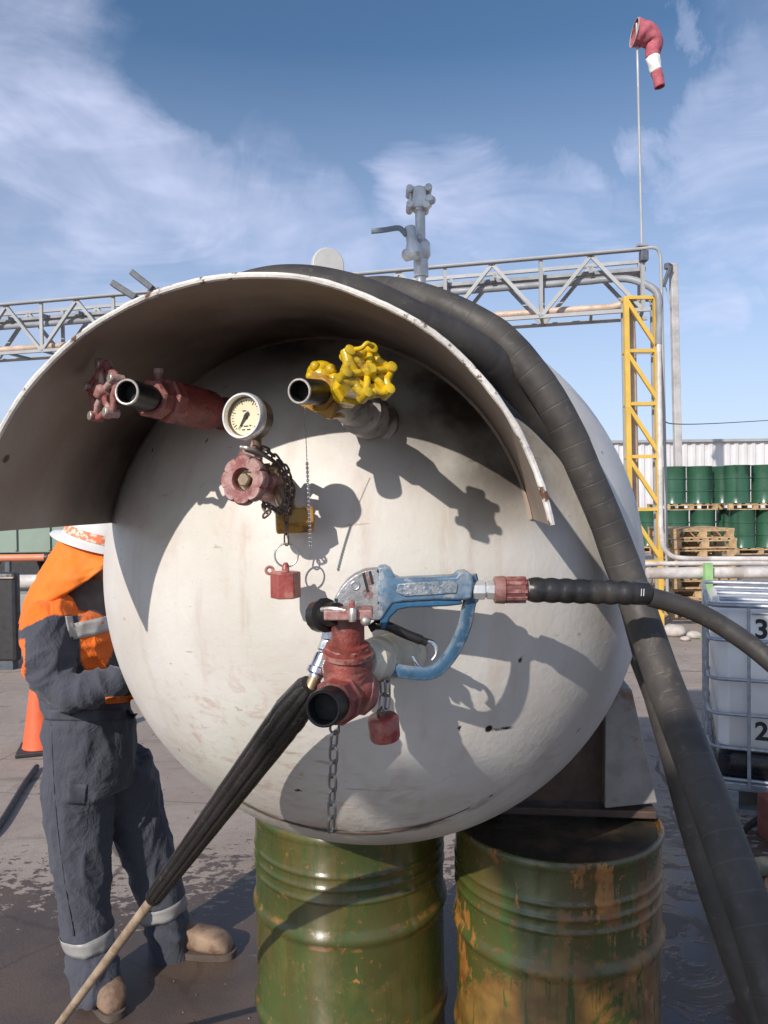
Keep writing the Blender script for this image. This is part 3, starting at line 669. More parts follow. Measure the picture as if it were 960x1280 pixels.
# ---- drum store
def far_drum(name='far_drum'):
    t = thing('steel_drum', (0, 0, 0), '', 'drum', 'green drums stacked on pallets by the warehouse')
    prof = [(0, .275), (.0, .288), (.02, .288), (.03, .283), (.31, .283), (.322, .293), (.345, .293), (.357, .283), (.64, .283), (.652, .293), (.675, .293), (.687, .283), (.97, .283), (.98, .288), (1, .288), (1.0, .276), (.985, .274)]
    MB().lathe((0, 0, 0), (0, 0, .885), prof, 36).build('drum_body', M['drum_far'], t)
    MB().lathe((.16, 0, .872), (.16, 0, .893), [(0, .03), (1, .03)], 14).build('bung', M['drum_far'], t)
    return t
def pallet_mesh(w=1.1, d=1.0):
    b = MB()
    for i in range(7): b.box((-w / 2 + .05 + i * (w - .1) / 6, 0, .133), (.095, d, .02))
    for y in (-d / 2 + .05, 0, d / 2 - .05):
        b.box((0, y, .112), (w, .09, .02)); b.box((0, y, .01), (w, .09, .02))
        for x in (-w / 2 + .06, 0, w / 2 - .06): b.box((x, y, .061), (.11, .085, .078))
    return b
def build_store():
    Y = 18.3; zd = 0.392
    proto = far_drum(); used = []
    pal = pallet_mesh(1.24, 1.22).build('wooden_pallet', M['pallet'], smooth=0)
    tag(pal, 'pallet', 'pallet', 'pallets under the stacked green drums'); first = [True]
    def put_pal(x, y, z, rz, lab):
        o = pal if first[0] else pal.copy()
        if not first[0]: COL.objects.link(o)
        first[0] = False; o.location = (x, y, z); o.rotation_euler = (0, 0, rz); o['label'] = lab
    def put(x, y, z, lab):
        o = proto if not used else copy_tree(proto); used.append(1)
        o.location = (x, y, z); o.rotation_euler = (0, 0, random.uniform(0, 6)); o['label'] = lab
    # upper row pixels / lower row pixels
    xa, xb, xc, xd = [P(v, 605, Y).x for v in (841.5, 874, 911.5, 945)]
    la, lb, lc, ld = [P(v, 655, Y - .1).x for v in (845, 878, 920, 953)]
    put_pal((la + lb) / 2, Y - .1 + .31, zd, 0, 'left bottom pallet under the drum store, mostly behind the loose pallet pile')
    put_pal((xa + xb) / 2, Y + .31, zd + .143 + .885 + .002, .02, 'left pallet between the two levels of green drums')
    put_pal((lc + ld) / 2, Y - .4 + .31, zd, 0, 'right bottom pallet under the drum store, at the picture edge')
    put_pal((xc + xd) / 2, Y - .4 + .31, zd + .143 + .885 + .002, -.03, 'right pallet between the two levels of green drums')
    z1 = zd + .1455; z2 = zd + .143 * 2 + .885 + .005
    put(xa, Y, z2, 'upper green drum beside the yellow tower, leftmost of its row')
    put(xb, Y, z2, 'upper green drum with tall glints, second from the yellow tower')
    put(xc, Y - .4, z2, 'upper green drum with two glints, third from the yellow tower')
    put(xd, Y - .4, z2, 'upper green drum at the picture edge, last of its row')
    put(la, Y - .1, z1, 'lower green drum beside the yellow tower, leftmost of its row')
    put(lb, Y - .1, z1, 'lower green drum half hidden by the pallet pile, second from the tower')
    put(lc, Y - .4, z1, 'lower green drum right of the pallet pile, third from the tower')
    put(ld, Y - .4, z1, 'lower green drum at the picture edge, last of its row')
    put(xc - .05, Y + .22, z2, 'upper green drum in the second row, showing in the gap behind the third')
    put(lc - .03, Y + .22, z1, 'lower green drum in the second row, showing in the gap behind the third')
    # second stack further left behind the tower
    s = P(811, 650, Y + .7)
    put_pal(s.x, Y + 1.0, zd, 0, 'pallet under the lone drum behind the yellow tower')
    put(s.x, Y + .7, z1, 'lower green drum glimpsed through the yellow tower')
    # extra right-hand bay at the picture edge
    # loose pallets
    Yp = 11.2; c = P(872, 700, Yp); n = 9
    p0 = pallet_mesh(0.92, 0.9).build('wooden_pallet', M['pallet'], smooth=0)
    ords = ['bottom pallet of the loose pile resting on the ground', 'second pallet from the ground in the loose pile', 'third pallet from the ground in the loose pile', 'fourth pallet from the ground in the loose pile',
            'middle pallet of the loose pile, level with the pipe rail', 'fourth pallet from the top of the loose pile', 'third pallet from the top of the loose pile', 'second pallet from the top of the loose pile', 'topmost pallet of the loose pile in front of the drums']
    for i in range(n):
        o = p0 if i == 0 else p0.copy()
        if i: COL.objects.link(o)
        o.location = (c.x + [0, .04, -.02, .03, 0, .05, .03, .05, 0][i], Yp + .3 + random.uniform(-.04, .04), .0 + i * .1445); o.rotation_euler = (0, 0, [0, .02, -.03, .02, 0, -.04, .03, .02, .05][i])
        tag(o, ords[i], 'pallet', 'loose pallets piled by the pipe rail')
build_store()

# ---- pipe rail with green post
def build_rail():
    Y = 9.6
    t = thing('pipe_rail', (P(880, 790, Y).x, Y, 0), 'low run of pale pipes on a light green post beyond the tote', 'pipe rail')
    x0 = P(803, 715, Y).x; x1 = P(1120, 715, Y).x; z = P(850, 715.5, Y).z
    MB().lathe((x0, Y, z - .004), (x1, Y, z - .03), [(0, .01), (0.005, .03), (.02, .072), (1, .072)], 16).build('main_pipe', M['pipe_white'], t)
    MB().tube([(x0 - .05, Y + .1, P(850, 705, Y).z), (x1, Y + .1, P(850, 705.5, Y).z - .02)], .03, 10).build('upper_pipe', M['pipe_white'], t)
    xg = P(880.5, 740, Y).x
    MB().box((xg, Y - .11, .47), (.095, .07, .94 + .0)).box((xg, Y - .11, .012), (.22, .2, .02)).build('post', M['post_green'], t, smooth=0)
    MB().box((xg, Y - .02, z - .09), (.09, .26, .03)).build('bracket', M['post_green'], t, smooth=0)
    for xx in (P(1000, 740, Y).x,):
        MB().box((xx, Y - .11, .47), (.095, .07, .94)).build('post', M['post_green'], t, smooth=0)
    # thin bent pipe running down beside the tower and along the drums
    Y2 = 10.0
    q = [P(823.5, 425, Y2 + .42), P(825.5, 600, Y2), P(826, 660, Y2), P(829, 682, Y2), P(838, 694, Y2), P(855, 698, Y2), P(900, 698.5, Y2), P(1100, 699, Y2)]
    base = V((q[0].x, Y2, 0))
    tag(MB().tube([q[0], q[1]] + bez(q[2:7], 6) + [q[7]], .033, 10).build('bent_pipe', M['pipe_white']), 'pale pipe dropping beside the yellow tower and bending right along the pallets', 'pipe')
    for i, (x, y, r, lab) in enumerate(((843, 791, .13, 'largest pale rock on the ground left of the green post'), (868, 794, .075, 'small pale rock right by the green post'), (857, 797, .05, 'smallest rock between the larger rock and the green post'))):
        c = G(x, y + 4); b = MB(); b.ball(c + V((0, 0, r * .5)), r, (1.25, 1, .62), seg=14, rings=9)
        for v in b.bm.verts: v.co += (v.co - c) * (.22 * noise.noise(v.co * 9 + V((i * 3, 0, 0))))
        tag(b.build('rock', M['rock'], smooth=60), lab, 'rock', 'rocks by the green post')
build_rail()

# ---- left background
def build_left():
    Y = 15.0
    x0, x1 = P(-160, 670, Y).x, P(200, 670, Y).x; zb, zt = P(40, 691, Y).z, 3.0
    t = thing('trailer', ((x0 + x1) / 2, Y, 0), 'grey green trailer side seen under the hood behind the worker', 'trailer')
    MB().box(((x0 + x1) / 2, Y + 1.2, (zb + zt) / 2), (x1 - x0, 2.4, zt - zb)).build('wall_panel', M['green_wall'], t, smooth=0, bevel=.02)
    b = MB()
    for i in range(9): b.box((x0 + .2 + i * (x1 - x0 - .4) / 8, Y - .02, (zb + zt) / 2), (.05, .04, zt - zb - .1))
    b.build('side_rib', M['green_wall'], t, smooth=0)
    b = MB(); b.box(((x0 + x1) / 2, Y + 1.2, zb - .16), (x1 - x0 - .3, 1.6, .3)); b.build('chassis', M['dark_cab'], t, smooth=0)
    for i in range(3):
        x = x0 + .8 + i * (x1 - x0 - 1.6) / 2
        w = MB().lathe((x, Y + .1, .42), (x, Y + .4, .42), [(0, .2), (0, .40), (.1, .42), (.9, .42), (1, .40), (1, .2)], 24).build('wheel', M['dark_cab'], t)
    Yo = 13.2
    t = thing('orange_pipeline', (P(40, 697, Yo).x, Yo, 0), 'salmon orange pipe running level in front of the green trailer', 'pipe')
    a, c = P(-170, 696, Yo), P(210, 698, Yo); zo = P(40, 697, Yo).z
    MB().tube([(a.x, Yo, zo), (c.x, Yo, zo)], px(4.6, Yo), 12).build('pipe_run', M['orange_pipe'], t)
    q = P(59, 697, Yo).x; MB().lathe((q - .03, Yo, zo), (q + .03, Yo, zo), [(0, .075), (1, .075)], 14).build('joint_collar', M['dark_cab'], t)
    for x in (-120, 10, 120):
        xx = P(x, 697, Yo).x; MB().box((xx, Yo, zo / 2 - .03), (.08, .08, zo - .06)).build('support_post', M['lamp_dark'], t, smooth=0)
    # bank of brown soil
    Yb = 11.0; b = MB(); n = 40; xa, xc = P(-200, 720, Yb).x, P(220, 720, Yb).x
    rows = []
    for j, (dy, z) in enumerate(((-.25, .0), (-.1, .16), (.25, .34), (.7, .36), (1.2, .2), (1.5, 0))):
        rows.append(b.ring([(xa + (xc - xa) * i / n, Yb + dy, max(0, z * (1 + .3 * noise.noise(V((i * .4, j, 0)))))) for i in range(n + 1)]))
    for r1, r2 in zip(rows, rows[1:]): b.bridge(r1, r2, False)
    tag(b.build('soil_bank', M['brown_soil'], smooth=60), kind='structure')
    # pale pipeline low down
    Yp = 9.4
    t = thing('ground_pipeline', (P(45, 727, Yp).x, Yp, 0), 'pale beige pipe lying low along the ground behind the worker', 'pipe')
    a = P(19, 727, Yp); c = P(220, 729, Yp)
    MB().lathe((a.x, Yp, a.z), (c.x, Yp, a.z), [(0, .03), (0, .055), (.03, .083), (1, .083)], 16).build('pipe_run', M['pipe_white'], t)
    MB().box((P(48, 760, Yp).x + .6, Yp + .1, a.z / 2 - .06), (2.6, .3, a.z - .12 - .06)).build('plinth', M['concrete'], t, smooth=0)
    # dark cabinet at the left edge
    Yc = 8.2; x0, x1 = P(-60, 750, Yc).x, P(19.5, 750, Yc).x; zt = P(10, 716, Yc).z
    t = thing('pump_cabinet', ((x0 + x1) / 2, Yc, 0), 'black cabinet with a pale trim line at the left edge of the yard', 'cabinet')
    MB().box(((x0 + x1) / 2, Yc + .07, zt / 2 + .04), (x1 - x0, .14, zt - .08)).build('housing', M['dark_cab'], t, smooth=0, bevel=.04)
    MB().box(((x0 + x1) / 2, Yc - .01, P(5, 722, Yc).z), (x1 - x0 - .03, .03, .015)).build('trim', M['pipe_tan'], t, smooth=0)
    MB().box(((x0 + x1) / 2, Yc + .07, .05), (x1 - x0 - .1, .12, .1)).build('plinth', M['lamp_dark'], t, smooth=0)
    MB().lathe((x1 - .3, Yc - .015, zt * .55), (x1 - .3, Yc + .01, zt * .55), [(0, .06), (1, .06)], 16).build('vent', M['lamp_dark'], t)
    # cable on the ground
    pts = [G(46, 962), G(30, 985), G(14, 1012), G(-6, 1042), G(-40, 1075)]
    tag(MB().tube(bez([p + V((0, 0, .02)) for p in pts], 8), .018, 8).build('ground_cable', M['wire']), 'dark cable trailing over the ground left of the worker', 'cable')
    # cone
    c = G(51, 938)
    t = thing('traffic_cone', c, 'orange traffic cone standing behind the worker', 'traffic cone')
    MB().lathe(c + V((0, 0, .035)), c + V((0, 0, .72)), [(0, .125), (.04, .118), (.95, .035), (1, .03)], 28).build('cone_body', M['orange'], t)
    MB().box(c + V((0, 0, .018)), (.30, .30, .035), Matrix.Rotation(.3, 3, 'Z')).build('cone_base', M['dark_cab'], t, smooth=0, bevel=.01)
build_left()

def build_sun_blocker():
    # added unseen roof, outline shaped to shade the lower right of the view
    z = 4.0
    t = thing('unseen_sun_blocker', (-1.5, -4.0, 0), 'added unseen roof blocking sun from the lower right of the view', 'sun blocker')
    out = [(-2.62, -6.5), (-.55, -6.5), (-.55, 1.3), (-1.2, 1.3), (-1.35, -2.42), (-2.62, -2.42)]
    MB().prism([(x, y, z) for x, y in out], (0, 0, .06)).build('blocker_sheet', M['corr'], t, smooth=0)
    b = MB()
    for y in (-6.3, -4.4, -2.6): MB().bar((-2.58, y, z - .07), (-.6, y, z - .07), .10, .12).build('blocker_beam', M['gantry'], t, smooth=0)
    for y in (-.8, 1.15): MB().bar((-1.2, y, z - .07), (-.6, y, z - .07), .10, .12).build('blocker_beam', M['gantry'], t, smooth=0)
    for x, y in ((-.65, -6.3), (-2.5, -6.3), (-.65, -2.6), (-2.5, -2.6)):
        MB().box((x, y, (z - .14) / 2), (.12, .12, z - .14)).build('post', M['gantry'], t, smooth=0)
build_sun_blocker()

# ================================================================== TANK
TH = 0.11296
AX = V((math.sin(TH), math.cos(TH), 0)); UX = V((math.cos(TH), -math.sin(TH), 0)); WZ = V((0, 0, 1))
HO = V((-0.20233, 1.3, 1.676)); HR = 0.47282
def HP(phi, s, off=0.0): return HO + (UX * math.cos(phi) + WZ * math.sin(phi)) * (HR + off) + AX * s
def s_rim(phi): return -0.0863 + 0.0119 * math.cos(phi) + 0.0004 * math.sin(phi)
def rim3(phi):
    """front edge of the hood: the sheet is cut a little obliquely"""
    p = HP(phi, s_rim(phi)); d = (p - CAM) / p.y; kx, kz = -0.145, -0.085
    return CAM + d * ((1.190 + .2 * kx - .1 * kz) / (1 - kx * d.x - kz * d.z))
def s_tank(phi, off=0.0):
    p = HP(phi, 0, off) - TC; b = p.dot(AX); q = b * b - (p.dot(p) - TR * TR)
    return (-b - math.sqrt(q)) if q > 0 else -b
TL = 0.62
SEAM = (S(470, 1040) - TC).dot(AX)
tank = thing('gas_tank', (TC.x, TC.y + .2, 0.9), 'cream painted horizontal pressure tank with a round head, hood and valves', 'tank')
def build_tank():
    b = MB(); prof = []; n = 40
    tot = 2 * TR + TL
    for i in range(1, n + 1):
        a = math.pi / 2 * i / n
        prof.append((TR - TR * math.cos(a), TR * math.sin(a)))
    prof += [(TR + TL * k / 6, TR) for k in range(1, 7)]
    for i in range(1, n): a = math.pi / 2 * i / n; prof.append((TR + TL + TR * math.sin(a), TR * math.cos(a)))
    b.lathe(TC - AX * TR, TC - AX * TR + AX * tot, [(t / tot, r) for t, r in prof], 128)
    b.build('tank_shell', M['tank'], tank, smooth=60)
    # weld bead that shows along the belly
    rr = math.sqrt(TR * TR - SEAM * SEAM); arc = [rad(-124 + 62 * k / 60) for k in range(61)]
    MB().tube([TC + AX * SEAM + (UX * math.cos(a) + WZ * math.sin(a)) * (rr + .0006) for a in arc], [.0008 + .0026 * min(1, min(k, 60 - k) / 12) * (1 + .4 * noise.noise(V((k * .9, 3, 3)))) for k in range(61)], 8).build('weld_bead', M['saddle_dark'], tank)
    # hood
    b = MB(); p0, p1 = rad(9.6), rad(171); n = 110; m = 18; TKN = .006
    def grid(off):
        g = []
        for i in range(n + 1):
            f = p0 + (p1 - p0) * i / n; a, z = s_rim(f), s_tank(f, off) + .006
            wob = .0025 * noise.noise(V((f * 4, 0, 3)))
            e = rim3(f) + (UX * math.cos(f) + WZ * math.sin(f)) * (off + wob); h = HP(f, z, off)
            g.append(b.ring([e.lerp(h, j / m) for j in range(m + 1)]))
        return g
    gi, go = grid(0), grid(TKN)
    for i in range(n):
        b.bridge(gi[i], gi[i + 1], False); b.bridge(go[i + 1], go[i], False)
    for i in range(n): b.bm.faces.new((gi[i][0], gi[i + 1][0], go[i + 1][0], go[i][0]))
    b.bridge(gi[0], go[0], False); b.bridge(go[-1], gi[-1], False)
    b.build('hood', M['hood'], tank, smooth=50)
    b = MB(); pts = []
    for i in range(n + 1):
        f = p0 + (p1 - p0) * i / n
        pts.append(rim3(f) - AX * .0005 + (UX * math.cos(f) + WZ * math.sin(f)) * (TKN / 2 + .0025 * noise.noise(V((f * 4, 0, 3))) + .0006 * noise.noise(V((f * 40, 1, 3)))))
    b.tube(pts, [.0052 + .0010 * noise.noise(V((i * .35, 5, 1))) for i in range(n + 1)], 8).build('hood_edge', M['edge'], tank)
    # weld between hood and head
    b = MB(); b.tube([HP(p0 + (p1 - p0) * i / n, s_tank(p0 + (p1 - p0) * i / n, -.004) - .001, -.004) for i in range(n + 1)], [.004 + .0012 * noise.noise(V((i * .8, 2, 2))) for i in range(n + 1)], 6).build('hood_weld', M['hood'], tank)
    # lifting lug
    Y = 2.28; c = P(411, 345, Y); b = MB(); w = px(20, Y); top = P(411, 309, Y).z
    out = []
    for k in range(19): a = math.pi * k / 18; out.append(V((math.cos(a) * w, 0, top - w - c.z + math.sin(a) * w)))
    out = [V((w * 1.25, 0, -.22))] + out + [V((-w * 1.25, 0, -.22))]
    R_ = Matrix.Rotation(rad(18), 3, 'Z')
    b.prism([c + R_ @ p for p in out], R_ @ V((0, .03, 0))); b.build('lifting_lug', M['grey_lug'], tank, bevel=.003)
    # top pipe with a ball valve and a clamp head
    Yv = 2.52; bot = P(526, 430, Yv); tp = P(524.5, 262, Yv); bot.x = P(526, 355, Yv).x
    vp = MB().tube([V((bot.x, Yv, 2.25)), P(526, 322, Yv), P(525, 262, Yv)], px(6.3, Yv), 18).build('vent_pipe', M['steel'], tank)
    b = MB(); c = P(517, 305, Yv - .03)
    b.lathe(P(526.5, 346, Yv), P(526, 325, Yv), [(0, .019), (0, .024), (1, .024), (1, .018)], 16)
    b.lathe(P(527, 325, Yv), P(526, 300, Yv), [(0, .022), (.2, .03), (.8, .03), (1, .02)], 18)
    b.lathe(P(512, 284, Yv - .04), P(519, 322, Yv - .06), [(0, .012), (.02, .018), (.5, .019), (.7, .026), (.92, .024), (1, .016)], 18)
    b.ball(P(524, 298, Yv - .03), .012)
    b.lathe(P(505, 320, Yv - .05), P(530, 312, Yv), [(0, .012), (.1, .02), (1, .02)], 14)
    b.build('ball_valve', M['steel'], vp)
    b = MB(); b.tube(bez([P(464, 289, Yv - .05), P(480, 287.5, Yv - .05), P(497, 285, Yv - .05), P(503, 288, Yv - .05), P(508, 294, Yv - .05)], 6), [.009] * 25, 8); b.build('lever', simple('grey_blue_lever_grip', (.20, .24, .29), .45), vp)
    b = MB(); c = P(524, 249, Yv)
    b.box(c + V((0, 0, 0)), (px(17, Yv), .05, px(25, Yv)))
    for dx, dz in ((-12, 9), (-12, -10), (11, 10), (12, -3), (8, -11)): b.lathe(c + V((px(dx, Yv), -.035, px(dz, Yv))), c + V((px(dx, Yv), .035, px(dz, Yv))), [(0, .008), (0, .012), (1, .012), (1, .008)], 10)
    for dz in (9, -10): b.tube([c + V((px(-13, Yv), 0, px(dz, Yv))), c + V((px(12, Yv), 0, px(dz, Yv)))], .007, 8)
    b.tube([c + V((px(-11, Yv), -.02, px(9, Yv))), c + V((px(-11, Yv), -.02, px(-10, Yv)))], .005, 8)
    b.ball(c + V((px(15, Yv), -.01, px(-3, Yv))), .014)
    b.lathe(c + V((0, 0, px(12, Yv))), c + V((0, 0, px(15, Yv))), [(0, .02), (1, .014)], 12)
    b.lathe(c + V((0, 0, px(-16, Yv))), c + V((0, 0, px(-11, Yv))), [(0, .02), (1, .024)], 12)
    b.build('clamp_head', M['steel'], vp, bevel=.002)
    # saddle that stands on the two rusty drums
    zb = 0.889; b = MB(); s0 = 0.17
    base = TC + AX * s0; arc = []
    for k in range(25):
        a = rad(-152 + (152 - 28) * k / 24); arc.append(base + UX * math.cos(a) * TR * .998 + WZ * math.sin(a) * TR * .998)
    xl, xr = -0.36, 0.70
    poly = [p for p in arc if xl - .25 < (p - base).dot(UX) < xr]
    q0 = base + UX * (xl) ; q1 = base + UX * xr
    lo = [V((q0.x, q0.y, zb + .03)), V((q1.x, q1.y, zb + .03))]
    poly = [p for p in poly if (p - base).dot(UX) > xl]
    b.prism([lo[1], lo[0]] + poly, AX * .02); b.build('saddle_web', M['saddle_dark'], tank, smooth=0)
    b = MB(); c = base + AX * .06 + UX * ((xl + xr + .06) / 2); b.box((c.x, c.y, zb + .012), (xr - xl + .08, .20, .022), Matrix((UX, AX, WZ)).transposed())
    b.build('base_plate', M['saddle_dark'], tank, smooth=0, bevel=.004)
    Yl = 2.14
    quad = [P(756, 1011, Yl), P(822, 1004, Yl), P(790, 862, Yl), P(757, 862, Yl)]
    b = MB(); b.prism(quad, V((.02, .16, 0))); b.build('saddle_leg', M['saddle'], tank, smooth=0, bevel=.004)
build_tank()

# ------------------------------------------------------------------ valves
def handwheel_disc(c, axis, R, n, th, m, parent, name='handwheel'):
    u, v, w = frame(axis); c = V(c); N = 128; b = MB()
    def ro(a): 
        k = abs(math.cos(n * a / 2)); return R * (0.885 + 0.115 * k ** 0.45)
    lay = [(.93, -th * .5), (1, -th * .25), (1, th * .25), (.93, th * .5)]
    rings = [b.ring([c + (u * math.cos(2 * math.pi * k / N) + v * math.sin(2 * math.pi * k / N)) * ro(2 * math.pi * k / N) * f + w * h for k in range(N)]) for f, h in lay]
    rings += [b.ring([c + (u * math.cos(2 * math.pi * k / N) + v * math.sin(2 * math.pi * k / N)) * R * f + w * h for k in range(N)]) for f, h in ((.47, th * .42), (.42, th * .15), (.40, -th * .4), (.44, -th * .5))]
    for a, z in zip(rings, rings[1:]): b.bridge(a, z)
    b.bridge(rings[-1], rings[0])
    return b.build(name, m, parent, smooth=50)
def handwheel_spoke(c, axis, R, n, th, m, parent, rot=0.0, name='handwheel', tips=None, spoke=None):
    u, v, w = frame(axis); c = V(c); N = 90; b = MB()
    def pt(a, f=1.0, h=0.0): return c + (u * math.cos(a + rot) + v * math.sin(a + rot)) * R * f + w * h
    pts = [pt(2 * math.pi * k / N, 0.80 + 0.20 * abs(math.cos(n * math.pi * k / N)) ** 1.5) for k in range(N)]
    b.tube(pts, th * .38, 10, closed=True)
    for k in range(n):
        a = 2 * math.pi * k / n
        b.lathe(pt(a, 1.0, -th * .75), pt(a, 1.0, th * .75), [(0, th * .35), (.06, th * .5), (.94, th * .5), (1, th * .35)], 14)
        b.tube([pt(a, .15, th * .1), pt(a, .55, th * .25), pt(a, .95, 0)], th * .32, 8)
    b.lathe(c - w * th * .7, c + w * th * .9, [(0, R * .22), (.1, R * .30), (.85, R * .28), (1, R * .2)], 20)
    o = b.build(name, m, parent, smooth=50)
    if tips:
        for k in range(n): a = 2 * math.pi * k / n; MB().lathe(pt(a, 1.0, th * .755), pt(a, 1.0, th * .80), [(0, th * .46), (1, th * .40)], 12).build('worn_tip', tips, parent)
    return o
def spout(p_in, p_out, r, parent, mat_, rim_mat, name='outlet', thread=True):
    """open threaded pipe end; the bore is really hollow"""
    p_in, p_out = V(p_in), V(p_out); L = (p_out - p_in).length
    prof = [(0, r * 1.02)]
    n = 9
    for k in range(n):
        t = .30 + .66 * k / n
        prof += [(t, r * 1.0), (t + .66 / n * .5, r * (.955 if thread else 1.0))]
    prof += [(.97, r * .98), (1.0, r * .94), (1.0, r * .78), (.97, r * .76), (.25, r * .74), (.2, 0.0005)]
    o = MB().lathe(p_in, p_out, prof, 36, caps=False).build(name, mat_, parent, smooth=40)
    w = (p_out - p_in).normalized()
    MB().torus(p_out - w * r * .02, w, r * .87, r * .10, 40, 8).build('pipe_lip', rim_mat, parent)
    MB().lathe(p_in + (p_out - p_in) * .76, p_in + (p_out - p_in) * .762, [(0, r * .76), (1, r * .76)], 24).build('bore_shade', M['bore_shade'], parent)  # black disc set in the bore as painted shade
    return o

def build_valves():
    # ---- red valve, upper left
    base = S(296, 521); a1 = P(196, 498, 1.34)
    d = a1 - base
    v = MB().lathe(base - d * .06, a1, [(0, .026), (.1, .026), (.11, .033), (.24, .033), (.25, .029), (.36, .030), (.42, .037), (.60, .0395), (.78, .038), (.86, .034), (.93, .032), (1, .026)], 28).build('red_valve', M['red'], tank)
    v['label'] = 'dark red valve with a side handwheel under the left of the hood'
    b = MB(); hx = base + d * .88; b.lathe(hx - d * .05, hx + d * .06, [(0, .036), (.1, .040), (.9, .040), (1, .035)], 8, rot=.1); b.build('union_nut', M['red'], v, smooth=25, bevel=.001)
    nb = P(198, 487, 1.36); b = MB(); b.lathe(nb, P(198, 466, 1.36), [(0, .013), (.35, .012), (.4, .0085), (1, .0085)], 14); b.lathe(P(198, 467, 1.36), P(198, 461, 1.36), [(0, .009), (1, .0085)], 6); b.build('plug', M['dark_red'], v, smooth=30)
    spout(P(198, 501, 1.345), P(158.5, 490, 1.245), .0225, v, M['black_iron'], M['worn'])
    MB().lathe(P(199, 501, 1.35), P(186, 498, 1.315), [(0, .030), (.15, .034), (.85, .034), (1, .029)], 8, rot=.2).build('bonnet', M['red'], v, smooth=25, bevel=.001)
    wc = P(130, 490, 1.29); wd = V((-.70, -.71, 0.04)).normalized()
    MB().tube([P(200, 496, 1.37), wc], .010, 12).build('stem', M['dark_red'], v)
    handwheel_spoke(wc, wd, .047, 5, .017, M['dark_red'], v, rot=.35, tips=M['worn'])
    # ---- red valve under the gauge
    base = S(345, 607); wc = P(306, 600, 1.27); wd = V((-.36, -.92, .10)).normalized()
    tip = P(326, 602, 1.335); d = tip - base
    v = MB().lathe(base - d * .1, tip, [(0, .024), (.2, .024), (.22, .033), (.6, .034), (.7, .028), (1, .022)], 28).build('gauge_valve', M['dark_red'], tank)
    v['label'] = 'red valve with scalloped handwheel facing the camera below the gauge'
    MB().tube([tip, wc + wd * .004], .009, 12).build('stem', M['brass'], v)
    handwheel_disc(wc, wd, .0425, 8, .019, M['dark_red'], v)
    b = MB(); b.lathe(wc - wd * .012, wc + wd * .006, [(0, .010), (1, .010)], 6); b.torus(wc + wd * .002, wd, .0085, .003, 20, 8); b.lathe(wc - wd * .02, wc - wd * .008, [(0, .016), (1, .016)], 20); b.build('wheel_nut', M['brass'], v, smooth=30)
    b = MB(); b.lathe(P(330, 585, 1.335), P(352, 588, 1.335), [(0, .008), (.3, .010), (.32, .007), (.4, .0065), (.42, .0105), (.85, .0105), (.87, .007), (1, .006)], 16); b.build('bleed_fitting', M['brass'], v, smooth=30)
    hb = P(366, 650, 1.355)
    b = MB(); b.lathe(hb + V((-.030, 0, .0)), hb + V((.036, .012, .002)), [(0, .022), (.04, .026), (.96, .026), (1, .022)], 6, rot=.2); b.build('drain_nut', M['ochre'], v, smooth=25, bevel=.0015)
    MB().tube([P(350, 610, 1.37), hb], .016, 12).build('elbow', M['brass'], v)
    # strap over the top of the valve
    b = MB(); st = bez([P(301, 559, 1.285), P(312, 561, 1.28), P(330, 569, 1.30), P(346, 580, 1.33), P(352, 592, 1.36)], 6)
    b.tube(st, .0035, 8); b.tube([P(303, 558, 1.285), P(306, 566, 1.285), P(318, 571, 1.285)], .003, 8); b.build('wire_strap', M['worn'], v)
    b = MB(); b.lathe(P(300, 566, 1.30), P(324, 578, 1.31), [(0, .012), (.1, .016), (.9, .016), (1, .012)], 16); b.lathe(P(318, 585, 1.33), P(322, 548, 1.32), [(0, .014), (1, .010)], 16); b.build('gauge_tee', M['dark_red'], v, smooth=35)
    # ---- gauge
    gc = P(304, 520, 1.205); gd = V((-.40, -.90, .06)).normalized(); R = px(29.5, 1.205)
    u, vv, w = frame(gd)
    g = MB().lathe(gc - gd * .040, gc - gd * .002, [(0, R * .55), (0.02, R * .80), (.12, R * .90), (.72, R * .95)], 48).build('pressure_gauge', M['gauge_case'], tank)
    g['label'] = 'round pressure gauge with cream dial and bright rim'
    MB().tube([gc - gd * .03, P(322, 545, 1.31), P(322, 560, 1.32)], .009, 12).build('gauge_stem', M['brass'], g)
    b = MB(); prof = [(0, R * .97), (.1, R * 1.0), (.75, R * 1.0), (1, R * .95), (1, R * .88), (.8, R * .855), (.15, R * .84), (0.1, R * .86)]
    b.lathe(gc - gd * .012, gc + gd * .006, prof, 64, caps=False); b.build('bezel', M['bezel'], g, smooth=50)
    dp = gc - gd * .0085
    MB().lathe(dp - gd * .002, dp, [(0, R * .80), (1, R * .80)], 48).build('dial', M['dial'], g)
    MB().lathe(gc - gd * .010, gc - gd * .003, [(0, R * .80), (0, R * .86), (1, R * .86), (1, R * .84), (.1, R * .79)], 48, caps=False).build('dial_surround', M['gauge_case'], g)
    b = MB(); down = -vv
    def dirn(a): return (down * math.cos(a) + u * math.sin(a))      # u points to the gauge's own side
    for k in range(27):
        a = rad(45 + 270 * k / 26); L = .10 if k % 5 else .17
        b.bar(dp + dirn(a) * R * (.74 - L) + gd * .0006, dp + dirn(a) * R * .74 + gd * .0006, R * (.018 if k % 5 else .03), .0005, up=gd)
    for k, (xx, yy, ww) in enumerate(((-.22, -.38, .1), (0, -.40, .22), (.22, -.38, .1), (-.12, -.55, .16), (.14, -.55, .18), (-.1, .26, .18))): b.bar(dp + u * R * (xx - ww / 2) + vv * R * yy + gd * .0006, dp + u * R * (xx + ww / 2) + vv * R * yy + gd * .0006, R * .045, .0005, up=gd)
    b.build('dial_marks', M['ink'], g, smooth=0)
